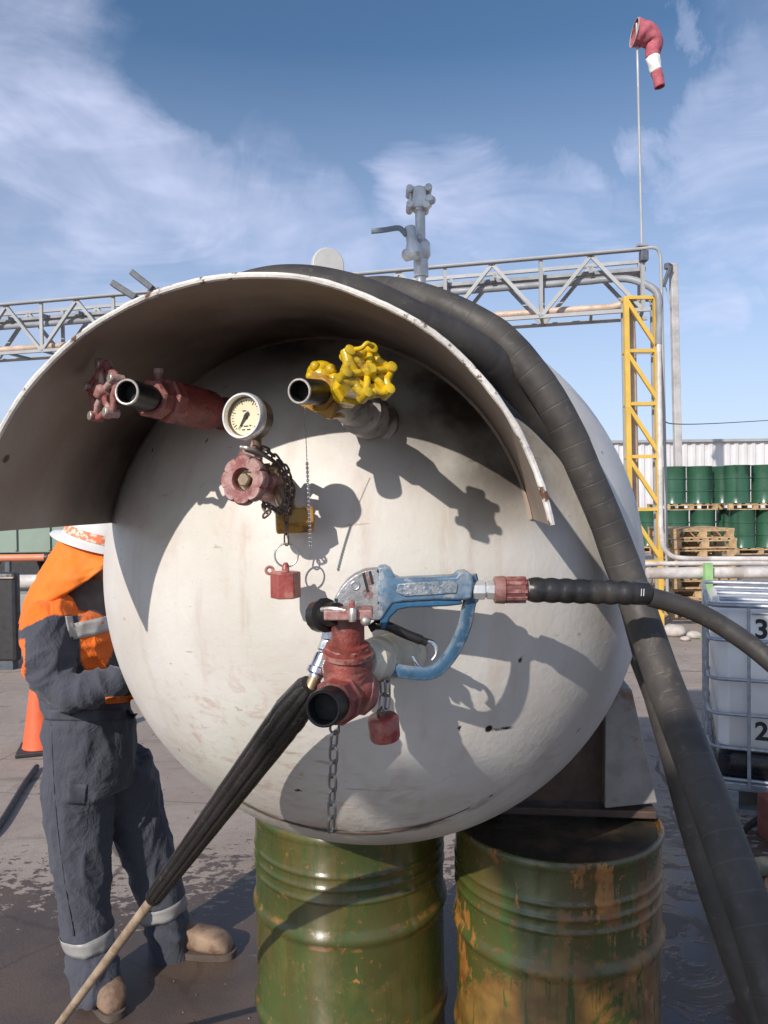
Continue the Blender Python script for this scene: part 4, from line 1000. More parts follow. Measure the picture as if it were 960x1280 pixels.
    # needle: tip towards the lower left of the picture
    nd = (P(296, 533, 1.205) - P(308, 516, 1.205)); nd = (nd - gd * nd.dot(gd)).normalized(); ns = gd.cross(nd)
    b = MB(); c0 = dp + gd * .0018
    b.prism([c0 - nd * R * .18 + ns * R * .10, c0 - nd * R * .26 - ns * R * .02, c0 - nd * R * .10 - ns * R * .10, c0 + nd * R * .68, c0 + ns * R * .06], gd * .0008)
    b.lathe(c0, c0 + gd * .002, [(0, R * .10), (1, R * .08)], 16); b.build('needle', M['ink'], g, smooth=20)
    # ---- yellow valve
    base = S(470, 528); a1 = P(420, 496, 1.30); d = a1 - base
    v = MB().lathe(base - d * .05, a1, [(0, .044), (.06, .044), (.08, .034), (.22, .034), (.24, .041), (.46, .041), (.48, .030), (.62, .030), (.66, .034), (1, .026)], 36).build('yellow_valve', M['grey_fit'], tank)
    v['label'] = 'bright yellow valve with a knobbly handwheel under the hood'
    c = P(413, 491, 1.315)
    spout(c, P(374, 489, 1.205), .0210, v, M['black_iron'], M['worn'])
    od = (P(374, 489, 1.205) - c).normalized()
    b = MB(); b.lathe(P(424, 497, 1.335), P(396, 490, 1.28), [(0, .030), (.1, .041), (.35, .041), (.4, .032), (.9, .031), (1, .026)], 8, rot=.4)
    # square flange with a corner pointing down
    u2, v2, w2 = frame(od); fl = P(402, 494, 1.285)
    b.prism([fl + (u2 * math.cos(rad(20 + 90 * k)) + v2 * math.sin(rad(20 + 90 * k))) * .044 for k in range(4)], -od * .011)
    b.build('outlet_flange', M['ochre'], v, smooth=25, bevel=.002)
    b = MB(); b.ball(P(402, 467, 1.315), .026, (1, 1, .85)); b.lathe(P(408, 480, 1.32), P(398, 455, 1.30), [(0, .026), (.4, .027), (.75, .022), (1, .012)], 10)
    for (x, y, r) in ((388, 470, .008), (394, 458, .009), (414, 462, .010), (385, 480, .007), (418, 474, .011)): b.ball(P(x, y, 1.295), r)
    b.build('bonnet_cap', M['yellow'], v, smooth=60)
    b = MB(); b.lathe(P(430, 492, 1.325), P(449, 472, 1.17), [(0, .027), (.25, .032), (.5, .031), (.55, .024), (1, .021)], 8, rot=.2)
    b.ball(P(434, 488, 1.285), .031, (1, 1.2, .95)); b.build('stem_housing', M['yellow'], v, smooth=30)
    wc = P(459, 466, 1.135); wd = V((.42, -.72, .34)).normalized()
    handwheel_spoke(wc, wd, .040, 6, .017, M['yellow'], v, rot=.2)
    handwheel_disc(wc - wd * .004, wd, .040, 6, .010, M['yellow'], v, 'wheel_web')
    b = MB()
    for (x, y, r) in ((446, 455, .009), (450, 470, .011), (462, 476, .009), (456, 462, .012)): b.ball(P(x, y, 1.15), r, (1.1, 1, .9))
    b.tube(bez([P(432, 439, 1.13), P(436, 453, 1.125), P(443, 465, 1.13), P(450, 473, 1.14)], 6), [.0085] * 19, 12)
    b.tube(bez([P(441, 437, 1.13), P(452, 435, 1.12), P(459, 429, 1.12), P(466, 434, 1.13)], 6), [.0035] * 19, 10); b.build('paint_lumps', M['yellow'], v, smooth=60)
    # ---- lower red valve carrying the spray gun
    nz = S(505, 818); n1 = P(470, 822, 1.30); d = n1 - nz
    v = MB().lathe(nz - d * .1, n1, [(0, .040), (.55, .040), (.60, .036), (.95, .036), (1, .03)], 36).build('lower_valve', M['cream_fit'], tank)
    v['label'] = 'lower red angle valve with the spray gun hung on it'
    MB().lathe(P(475, 826, 1.30), P(452, 826, 1.255), [(0, .033), (.1, .036), (.6, .036), (.7, .032), (1, .030)], 24).build('flange', M['cream_fit'], v, smooth=30)
    b = MB(); t0, t1 = P(434, 862, 1.235), P(435, 765, 1.215)
    b.lathe(t0, t1, [(0, .028), (.05, .036), (.30, .041), (.38, .037), (.43, .036), (.44, .041), (.50, .041), (.51, .034), (.60, .0335), (.62, .027), (.93, .026), (1, .022)], 32)
    b.ball(P(440, 862, 1.235), .040, (1, .95, .95)); b.lathe(P(434, 862, 1.24), P(470, 868, 1.25), [(0, .036), (.7, .036), (1, .02)], 24)
    b.build('valve_body', M['red'], v, smooth=40)
    MB().lathe(P(434, 822, 1.23), P(434, 806, 1.226), [(0, .036), (.1, .0385), (.9, .0385), (1, .036)], 8, rot=.35).build('union_nut', M['red'], v, smooth=25, bevel=.001)
    spout(P(428, 872, 1.225), P(404, 886, 1.125), .0285, v, M['black_iron'], M['black_iron'])
    MB().lathe(P(432, 869, 1.235), P(415, 880, 1.165), [(0, .036), (.1, .040), (.6, .040), (.65, .035), (1, .033)], 8, rot=.2).build('outlet_nut', M['red'], v, smooth=25, bevel=.0015)
    # bottom lugs
    b = MB(); b.ball(P(456, 880, 1.23), .014); b.ball(P(420, 898, 1.16), .010); b.ball(P(462, 872, 1.22), .008); b.build('casting_lug', M['red'], v)
    # handwheel seen edge on at the top of the stem
    b = MB(); b.box(P(436, 766, 1.19), (px(60, 1.19), .05, px(13, 1.19)))
    b.box(P(440, 757, 1.175), (px(7, 1.17), .012, px(13, 1.17))); b.build('wheel_plate', M['dark_red'], v, smooth=0, bevel=.003)
    b = MB(); b.lathe(P(440.5, 777, 1.16), P(441, 760, 1.16), [(0, .0055), (.1, .0062), (.9, .0062), (1, .005)], 14); b.lathe(P(455, 774, 1.165), P(460, 779, 1.165), [(0, .008), (1, .006)], 12); b.ball(P(457, 776, 1.163), .008); b.build('wheel_knob', M['worn'], v)
    b = MB(); b.lathe(P(398, 770, 1.24), P(422, 767, 1.20), [(0, .026), (.4, .028), (.45, .02), (1, .018)], 14); b.build('stem_guard', M['black_iron'], v, smooth=30)
    b = MB(); b.tube(bez([P(402, 762, 1.185), P(416, 761, 1.175), P(432, 764, 1.17)], 5), .004, 8); b.build('wheel_rim', M['worn'], v)
build_valves()

# ------------------------------------------------------------------ chains and caps
def build_caps():
    # hexagonal cap on a split ring
    c = P(357, 731, 1.335)
    t = thing('dust_cap', c, 'red hexagonal dust cap hanging on a split ring below the gauge valve', 'dust cap')
    b = MB(); h = px(33, 1.335) / 2; b.lathe(c + V((0, 0, -h)), c + V((0, 0, h)), [(0, .024), (.04, .0265), (.96, .0265), (1, .024)], 6, rot=rad(8))
    b.build('cap_body', M['cap_red'], t, smooth=20, bevel=.0012)
    MB().lathe(c + V((0, 0, h)), c + V((.001, 0, h + .016)), [(0, .007), (.7, .006), (1, .003)], 12).build('eye', M['cap_red'], t)
    rc = P(358, 694, 1.335); MB().torus(rc, V((.1, -1, .05)), px(14.5, 1.335), .0016, 40, 8).build('split_ring', M['chain'], t)
    b = MB(); b.chain([P(357, 640, 1.325), P(358, 660, 1.33), P(358, 681, 1.335)], .022, .011, .0015, .3); b.build('hanging_chain', M['chain_dark'], t)
    tag_ = P(337, 713, 1.37); b = MB(); b.torus(tag_, V((.2, -1, .3)), .0065, .0028, 20, 8); b.tube([tag_ + V((.005, 0, 0)), c + V((-.012, .01, h * .8))], .0025, 8); b.build('tab', M['cap_red'], t)
    # chain bunched round the gauge valve
    b = MB(); b.chain([P(318, 558, 1.29), P(338, 566, 1.30), P(352, 585, 1.315), P(360, 612, 1.32), P(352, 640, 1.31), P(340, 634, 1.30), P(328, 630, 1.28), P(336, 640, 1.275), P(330, 645, 1.28)], .017, .010, .0019, .5)
    b.chain([P(350, 575, 1.32), P(360, 592, 1.33), P(366, 615, 1.335), P(361, 640, 1.33)], .017, .010, .0019, .5)
    tag(b.build('retaining_chain', M['chain_dark']), 'bunched dark chain wrapped round the valve below the gauge', 'chain')
    # bead chain hanging from the yellow valve
    b = MB(); top, bot = P(381, 510, 1.27), P(388, 682, 1.33); n = 34
    for i in range(n):
        p = top.lerp(bot, i / (n - 1)); b.ball(p, .0026 if i > 12 else .0010, (1, 1, 1.3), seg=8, rings=6)
    b.tube([top, bot], .0006, 5); tag(b.build('bead_chain', M['chrome']), 'thin bead chain hanging from the yellow valve', 'chain')
    # lower red cap
    c = P(480, 909, 1.275)
    t = thing('dust_cap', c, 'round red dust cap hanging beside the lower valve, half in shadow', 'dust cap')
    R_ = Matrix.Rotation(rad(-6), 3, 'Y'); b = MB(); ax = R_ @ V((0, -.12, 1)).normalized()
    b.lathe(c - ax * .0215, c + ax * .0215, [(0, .018), (.02, .0235), (.12, .0255), (.85, .0265), (.95, .024), (1, .019)], 28); b.build('cap_body', M['cap_red'], t, smooth=40)
    MB().torus(c + ax * .026, V((.6, -1, 0)), .008, .0028, 20, 8).build('eye', M['chain_dark'], t)
    b = MB(); b.chain([c + ax * .03, P(479, 868, 1.272), P(477, 845, 1.268), P(470, 834, 1.262)], .030, .0115, .0019, .2); b.chain([c + ax * .03 + V((.006, 0, 0)), P(485, 865, 1.276), P(483, 846, 1.272), P(474, 836, 1.265), P(462, 831, 1.26)], .026, .0105, .0018, .3); b.build('hanging_chain', M['chain'], t)
    # pale chain hanging below the lower valve
    b = MB(); b.chain([P(418.5, 898, 1.19), P(417, 940, 1.215), P(415.5, 985, 1.24), P(414, 1038, 1.27)], .033, .0150, .0021, .15)
    tag(b.build('link_chain', M['chain']), 'pale steel link chain dangling straight down below the lower valve', 'chain')
build_caps()

# ------------------------------------------------------------------ spray gun, lance and its hose
def poly(pts, Y): return [P(x, y, Y) for x, y in pts]
def build_gun():
    Yg = 1.262
    t = thing('spray_gun', P(470, 770, Yg), 'blue and silver spray gun with a long black lance hung on the lower valve', 'spray gun')
    fan = [(416, 757), (418, 748), (424, 737), (433, 726), (444, 718), (456, 712.5), (474, 711), (475, 768), (474, 776), (420, 773)]
    hd = MB().prism(poly(fan, Yg), V((0, .042, 0))).build('gun_head', M['gunmetal'], t, smooth=30, bevel=.003)
    b = MB()
    for (x0, y0, x1, y1) in ((454, 716, 460, 740), (462, 714, 466, 730)): MB().bar(P(x0, y0, Yg - .0004), P(x1, y1, Yg - .0004), px(3.2, Yg), .0012, up=(0, 1, 0)).build('slot', M['ink'], hd, smooth=0)
    for (x, y) in ((473, 714), (420, 750), (474, 753)): b.lathe(P(x, y, Yg + .002), P(x, y, Yg - .0012), [(0, .003), (1, .003)], 14)
    b.build('screw_hole', M['ink'], hd, smooth=30)
    MB().torus(P(444, 732, Yg), V((0, -1, 0)), .0065, .002, 24, 8).lathe(P(444, 732, Yg + .002), P(444, 732, Yg - .0015), [(0, .005), (1, .0045)], 18).build('boss', M['gunmetal'], hd)
    blue = [(472, 709), (481, 707.5), (488, 711), (493, 720), (500, 723.5), (540, 722), (570, 720.5), (574, 715), (584, 714.5), (591, 719), (592, 728), (590, 748), (580, 751), (545, 750), (505, 752.5), (491, 755), (484, 765), (478, 775), (472, 776)]
    MB().prism(poly(blue, Yg - .002), V((0, .046, 0))).build('gun_handle', M['blue'], t, smooth=30, bevel=.005)
    grip = [(497, 730), (522, 727.5), (566, 726), (573, 730), (571, 742), (540, 744), (506, 746), (495, 741)]
    MB().prism(poly(grip, Yg - .0045), V((0, .01, 0))).build('grip_face', M['grip_metal'], t, smooth=30, bevel=.002)
    lower = [(476, 757), (492, 753.5), (545, 750.6), (578, 751), (578, 756), (560, 758), (510, 760), (497, 763), (488, 772), (481, 788), (475, 784)]
    MB().prism(poly(lower, Yg + .001), V((0, .038, 0))).build('handle_underside', M['blue_shade'], t, smooth=30, bevel=.003)
    gp = bez([P(586, 719, Yg + .02), P(590, 738, Yg + .02), P(586, 757, Yg + .02), P(580, 785, Yg + .02), P(566, 815, Yg + .02), P(548, 836, Yg + .02), P(530, 842, Yg + .02), P(500, 839, Yg + .02), P(478, 834, Yg + .022), P(464, 822, Yg + .025), P(455, 810, Yg + .025)], 8)
    b = MB(); b.tube(gp, [.0110 if i < 14 else .0092 for i in range(len(gp))], 12, prof=lambda a, i: 1 + .25 * math.cos(2 * a)); b.build('trigger_guard', M['guard_shade_blue'], t)
    tr = bez([P(462, 786, Yg + .02), P(472, 781, Yg + .02), P(486, 783, Yg + .02), P(506, 792, Yg + .02), P(524, 799, Yg + .02), P(534, 803, Yg + .02)], 6)
    MB().tube(tr, [.0085 if 4 < i < 26 else .007 for i in range(len(tr))], 12).build('trigger', M['black_iron'], t)
    MB().tube(bez([P(531, 801, Yg + .02), P(540, 803, Yg + .02), P(545, 810, Yg + .02), P(545, 818, Yg + .02), P(540, 825, Yg + .02)], 6), .0042, 10).build('trigger_hook', M['chrome'], t)
    MB().tube(bez([P(515, 820, Yg + .03), P(521, 830, Yg + .03), P(527, 836, Yg + .025)], 6), .003, 8).build('guard_wire', M['chrome'], t)
    # inlet fittings on the right
    a, c = P(590, 737.5, Yg + .02), P(664, 737, Yg + .02); L = (c - a)
    b = MB(); b.lathe(a, a + L * .40, [(0, .014), (.02, .017), (.52, .017), (.54, .0135), (.62, .0135), (.64, .0165), (1, .0165)], 8, rot=.2); b.build('inlet_fitting', M['steel'], t, smooth=25)
    MB().lathe(a + L * .9, c + L * .06, [(0, .0155), (1, .0155)], 16).build('hose_tail', M['steel'], t, smooth=25)
    b = MB(); b.lathe(a + L * .36, a + L * .93, [(0, .017), (.04, .0225), (.32, .0235), (.36, .0205), (.9, .021), (.92, .0195), (1, .017)], 36)
    for k in range(10):
        th = 2 * math.pi * k / 10; u, v, w = frame(L); o_ = (u * math.cos(th) + v * math.sin(th)) * .0205; b.bar(a + L * .56 + o_, a + L * .90 + o_, .006, .004, up=o_)
    b.build('quick_coupling', M['coupling_red'], t, smooth=35)
    # lance: chrome union, ribbed black sleeve, bare tube
    Yl = 1.25
    l0, l1, l2 = P(404, 822, Yl + .02), P(384, 872, Yl - .01), P(192, 1122, 1.70)
    b = MB(); b.lathe(P(411, 800, Yl + .03), P(400, 828, Yl + .015), [(0, .010), (.1, .013), (.5, .013), (.55, .010), (1, .010)], 8)
    b.lathe(P(406, 818, Yl + .02), P(393, 849, Yl + .005), [(0, .012), (.06, .0155), (.55, .0155), (.6, .0185), (.8, .0185), (.85, .012), (1, .011)], 20)
    b.lathe(P(413, 782, Yl + .035), P(409, 806, Yl + .03), [(0, .008), (.1, .012), (.9, .012), (1, .008)], 6); b.build('lance_union', M['chrome'], t, smooth=30)
    MB().lathe(P(394, 846, Yl + .005), P(384, 868, Yl - .005), [(0, .010), (1, .010)], 16).build('lance_collar', M['brass'], t)
    top = P(390, 856, Yl - .003); pts = []; rr = []; n = 60
    for i in range(n + 1):
        f = i / n; pts.append(top.lerp(l2, f))
        r = .0235 + .0085 * min(1, f / .10) if f < .10 else .032 + (.0200 - .032) * ((f - .10) / .90)
        if f < .012: r *= .8
        if .125 < f < .14: r *= .96
        if f > .97: r *= 1 - (f - .97) * 8
        rr.append(r)
    b = MB(); b.tube(pts, rr, 96, prof=lambda a, i: 1.0 - .13 * (abs(math.sin(a * 5)) ** 6) + .012 * math.sin(31 * a + i * .9))
    b.build('lance_sleeve', M['wet_rubber'], t, smooth=45)
    end = l2 + (l2 - top) * 1.35
    MB().tube([l2 - (l2 - top) * .02, l2.lerp(end, .5), end], [.0118, .0118, .0118], 14).build('lance_tube', M['lance'], t)
    MB().lathe(l2 - (l2 - top) * .022, l2 + (l2 - top) * .012, [(0, .020), (.6, .019), (1, .013)], 18).build('sleeve_end', M['black_iron'], t)
    # supply hose with its bend guard
    hp = [P(660, 737, Yg + .02), P(700, 737, Yg + .02), P(760, 738, Yg + .02), P(812, 746, Yg + .02), P(850, 757, Yg + .02), P(885, 772, Yg + .015), P(925, 797, Yg), P(960, 824, Yg - .02), P(1010, 870, Yg - .05), P(1075, 960, Yg - .05), P(1120, 1080, Yg)]
    t2 = thing('supply_hose', hp[3], 'black rubber hose with a bulging bend guard leading from the spray gun', 'hose')
    b = MB(); pth = bez(hp[3:], 14); b.tube(pth, px(12.5, Yg), 20); o = b.build('hose_run', M['hose_d'], t2); along(o, pth)
    b = MB(); prof = [(0, .012), (0, .0185)]; n = 7
    for k in range(n):
        t_ = k / n
        for q in range(7): prof.append((.01 + .85 * (t_ + (q + .5) / 7 / n), .0187 + .0028 * math.sin(math.pi * (q + .5) / 7) ** .7 - .0010 * t_))
    prof += [(.865, .0195), (.985, .0192), (1, .017)]
    b = MB(); a_, c_ = P(660, 737, Yg + .02), P(812, 742, Yg + .02)
    b.lathe(a_, c_, prof, 32); b.build('bend_guard', M['rubber'], t2, smooth=60)
    b = MB()
    for dx in (0, 3): b.bar(P(802 + dx, 736, Yg - .001), P(801.5 + dx, 745, Yg - .001), .0012, .0006, up=(0, 1, 0))
    b.build('print_mark', M['mark_white'], t2, smooth=0)
def along(o, pth):
    """store distance along the path per vertex for the wrapped-hose material"""
    acc = [0.0]
    for a, b in zip(pth, pth[1:]): acc.append(acc[-1] + (b - a).length)
    at = o.data.attributes.new('along', 'FLOAT', 'POINT'); kd = [(p, d) for p, d in zip(pth, acc)]
    from mathutils.kdtree import KDTree
    t = KDTree(len(kd))
    for i, (p, d) in enumerate(kd): t.insert(p, i)
    t.balance()
    for v in o.data.vertices:
        co, i, dist = t.find(v.co); j = min(max(i, 1), len(pth) - 2); tn = (pth[j + 1] - pth[j - 1]).normalized()
        at.data[v.index].value = acc[i] + (v.co - co).dot(tn)
build_gun()

# ------------------------------------------------------------------ big hoses
def hose(name, pts, r, m, label, n=10):
    pth = bez(pts, n); o = MB().tube(pth, r, 24, prof=lambda a, i: 1 + .012 * noise.noise(V((math.cos(a), math.sin(a), i * .25)))).build(name, m); along(o, pth)
    return tag(o, label, 'hose', 'thick hoses draped over the tank')
def build_hoses():
    r = .032
    hood_pts = [HP(rad(f), s, r + .008) for f, s in ((113, .42), (107, .26), (99, .13), (87, .09), (74, .10), (62, .13))]
    hose('draped_hose', hood_pts + [P(602, 441, 1.46), P(655, 494, 1.53), P(692, 531, 1.540), P(712, 555, 1.545), P(732, 590, 1.545), P(750, 632, 1.545), P(770, 690, 1.545), P(790, 742, 1.55), P(806, 800, 1.57), P(823, 865, 1.58), P(846, 945, 1.56), P(870, 1035, 1.54), P(903, 1140, 1.50), P(946, 1260, 1.46), P(1000, 1390, 1.42), P(1080, 1600, 1.40), G(1180, 1800) + V((0, .1, .04)), G(1400, 1780) + V((.2, .2, .04))], r, M['hose_a'],
         'thick black hose just behind the hood rim, passing under the grey hose')
    r2 = .032
    hp = [P(420, 385, 1.95), P(455, 366, 1.72), P(500, 367, 1.60), P(556, 384, 1.545)]
    hose('draped_hose', hp + [P(612, 413, 1.505), P(641, 438, 1.487), P(661, 462, 1.478), P(679, 486, 1.472), P(697, 516, 1.468), P(714, 549, 1.466), P(726, 578, 1.466), P(740, 610, 1.466), P(752, 638, 1.464), P(773, 690, 1.46), P(800, 765, 1.44), P(829, 850, 1.36), P(858, 925, 1.27), P(903, 1045, 1.15), P(946, 1165, 1.07), P(985, 1290, 1.02), P(1030, 1420, 1.0), P(1100, 1650, 1.02), G(1200, 1950) + V((0, 0, .04)), G(1400, 1900) + V((.2, .1, .04))], r2, M['hose_b'],
         'grey wrapped hose with ring marks, lying over the black one and running to lower right')
    wrap_ = [TC + AX * .55 + (UX * math.cos(rad(a)) + WZ * math.sin(rad(a))) * (TR + .046) for a in (125, 100, 75, 50, 28, 8, -8)]
    hose('draped_hose', wrap_ + [P(816, 860, 2.7), P(838, 920, 2.60), P(860, 985, 2.50), P(884, 1045, 2.50), P(908, 1088, 2.60), G(945, 1100) + V((0, 0, .06)), G(1030, 1085) + V((0, 0, .05))], .042, M['hose_c'],
         'greenish ribbed hose showing between the two black hoses at lower right')
build_hoses()

# ------------------------------------------------------------------ drums under the tank
def front_drum(c, m, label, rz):
    t = thing('oil_drum', c, label, 'drum', 'rusty green drums under the tank')
    R = .2855; Hh = .885
    z = [(0, .27), (0, .2925), (.012, .294), (.022, .290), (.030, R)]
    def hoop(h, w, e): 
        out = []
        for k in range(9):
            a = -1 + 2 * k / 8; out.append((h + a * w, R + e * (math.cos(a * math.pi) * .5 + .5)))
        return out
    z += hoop(.30, .030, .010)
    z += hoop(.60, .030, .010)
    for hh in (.705, .740, .775): z += hoop(hh, .012, .0045)
    z += [(.852, R), (.860, .289), (.870, .293), (.880, .293), (.885, .289), (.885, .283), (.868, .280)]
    prof = [(h / Hh, r) for h, r in z]
    b = MB(); b.lathe(c, c + V((0, 0, Hh)), prof, 72)
    for v in b.bm.verts:       # small dents
        d = v.co - c; a = math.atan2(d.y, d.x); f = 1 + .004 * noise.noise(V((math.cos(a) * 3 + rz, math.sin(a) * 3, d.z * 5)))
        v.co.x = c.x + d.x * f; v.co.y = c.y + d.y * f
    b.build('drum_body', m, t, smooth=50)
    MB().lathe(c + V((0, 0, .8685)), c + V((0, 0, .8705)), [(0, .276), (1, .276)], 48).build('drum_lid', M['lid'], t)
    for (dx, dy) in ((.17, .12), (-.17, .10)):
        MB().lathe(c + V((dx, dy, .866)), c + V((dx, dy, .8815)), [(0, .032), (.5, .032), (.55, .022), (1, .022)], 20).build('bung', M['lid'], t, smooth=30)
    return t
dl = P(438, 1100, 2.34); dr = P(695, 1100, 2.18)
front_drum(V((dl.x, dl.y, 0)), M['drum_l'], 'mostly green drum under the left side of the tank, with light rust', 0)
front_drum(V((dr.x, dr.y, 0)), M['drum_r'], 'heavily rusted green drum under the right side of the tank, half in shadow', 4)

# ------------------------------------------------------------------ caged tote on the right
def build_tote():
    yaw = rad(-21); R_ = Matrix.Rotation(yaw, 3, 'Z')
    fl = P(890, 1000, 4.32); fl.z = 0
    ex, ey = R_ @ V((1, 0, 0)), R_ @ V((0, 1, 0))
    W, D, Hh = 1.0, 1.2, 1.20
    o = fl
    def Q(x, y, z): return o + ex * x + ey * y + V((0, 0, z))
    t = thing('bulk_tote', Q(W / 2, D / 2, 0), 'caged white plastic bulk tote on a pallet at the right edge', 'tote')
    def rbox(b, x0, x1, y0, y1, z0, z1, r=.07):
        out = []
        for cx, cy, a0 in ((x1 - r, y1 - r, 0), (x0 + r, y1 - r, 90), (x0 + r, y0 + r, 180), (x1 - r, y0 + r, 270)):
            for k in range(7): a = rad(a0 + 90 * k / 6); out.append((cx + r * math.cos(a), cy + r * math.sin(a)))
        cxm, cym = (x0 + x1) / 2, (y0 + y1) / 2
        rings = []
        for f, z in ((.94, z0), (1, z0 + .03), (1, z1 - .03), (.94, z1)):
            rings.append(b.ring([Q(cxm + (x - cxm) * f, cym + (y - cym) * f, z) for x, y in out]))
        for a, c in zip(rings, rings[1:]): b.bridge(a, c)
        b.cap(rings[0], True); b.cap(rings[-1]); return b
    zl = .345
    rbox(MB(), .03, W - .03, .03, D - .03, zl + .001, 1.165).build('plastic_bottle', M['plastic'], t, smooth=50)
    rbox(MB(), .03, W - .03, .03, D - .03, .185, zl - .001).build('residue_level', M['residue'], t, smooth=50)
    MB().lathe(Q(.5, .6, 1.16), Q(.5, .6, 1.195), [(0, .09), (1, .09)], 24).build('lid', M['lamp_dark'], t)
    cz = [1.175, 0.98, .76, .565, .375, .20]
    for z in cz:
        pts = []
        for cx, cy, a0 in ((W - .06, D - .06, 0), (.06, D - .06, 90), (.06, .06, 180), (W - .06, .06, 270)):
            for k in range(6): a = rad(a0 + 90 * k / 5); pts.append(Q(cx + .072 * math.cos(a), cy + .072 * math.sin(a), z))
        MB().tube(pts, .014 if z == cz[0] else .010, 8, closed=True).build('cage_hoop', M['cage'], t)
    b = MB()
    for x in (.19, .42, .66, .88):
        for y in (-.015, D + .015): MB().tube([Q(x, y, .16), Q(x, y, 1.18)], .010, 8).build('cage_bar', M['cage'], t)
    for y in (.2, .47, .73, 1.0):
        for x in (-.015, W + .015): MB().tube([Q(x, y, .16), Q(x, y, 1.18)], .010, 8).build('cage_bar', M['cage'], t)
    for k in range(4): MB().tube([Q(.05, .15 + k * .3, 1.19), Q(W - .05, .15 + k * .3, 1.19)], .012, 8).build('top_bar', M['cage'], t)
    MB().box(Q(W / 2, D / 2, .155), (W, D, .05), R_).build('tray', M['cage'], t, smooth=0, bevel=.01)
    for x in (.07, W / 2, W - .07):
        for y in (.08, D / 2, D - .08): MB().box(Q(x, y, .075), (.14, .14, .11), R_).build('pallet_block', M['cage'], t, smooth=0, bevel=.006)
    for y in (.08, D / 2, D - .08): MB().box(Q(W / 2, y, .011), (W, .1, .02), R_).build('pallet_runner', M['cage'], t, smooth=0)
    # litre marks moulded on the front
    for s_, cx, zc, hgt in (('3', .258, P(950, 786, 4.25).z, .105), ('2', .258, P(950, 914, 4.25).z, .10)):
        cu = bpy.data.curves.new('digit', 'FONT'); cu.body = s_; cu.size = hgt * 1.4; cu.extrude = .001; cu.align_x = 'CENTER'; cu.offset = .004
        tmp = bpy.data.objects.new('digit_tmp', cu); COL.objects.link(tmp)
        dg = bpy.context.evaluated_depsgraph_get(); me = bpy.data.meshes.new_from_object(tmp.evaluated_get(dg))
        bpy.data.objects.remove(tmp)
        X = Matrix((ex, V((0, 0, 1)), -ey)).transposed().to_4x4(); X.translation = Q(cx, .0285, zc - hgt * .5)
        me.transform(X); me.materials.clear(); me.materials.append(M['ink'])
        ob = bpy.data.objects.new('litre_mark', me); COL.objects.link(ob); adopt(ob, t)
        MB().bar(Q(cx - .05, .0285, zc + hgt * .75), Q(cx + .09, .0285, zc + hgt * .75), .003, .008, up=(0, 0, 1)).build('level_line', simple('grey_mark', (.3, .29, .29), .6), t, smooth=0)
    # small things on the ground beside it
    c = G(984, 1062); b = MB(); b.box(c + V((.02, .08, .11)), (.16, .22, .22)); t2 = thing('block_stack', c, 'red brown block with an orange foot at the right picture edge', 'block')
    b.build('block_body', M['brick_red'], t2, smooth=0, bevel=.006)
    MB().box(c + V((.0, -.05, .045)), (.12, .04, .09)).build('orange_foot', M['orange'], t2, smooth=0, bevel=.006)
    pts = [G(926, 1045), G(940, 1032), G(958, 1020), G(990, 1008)]
    tag(MB().tube(bez([p + V((0, 0, .015)) for p in pts], 8), .014, 8).build('ground_cable', M['wire']), 'short dark cable on the ground in front of the bulk tote', 'cable')
build_tote()

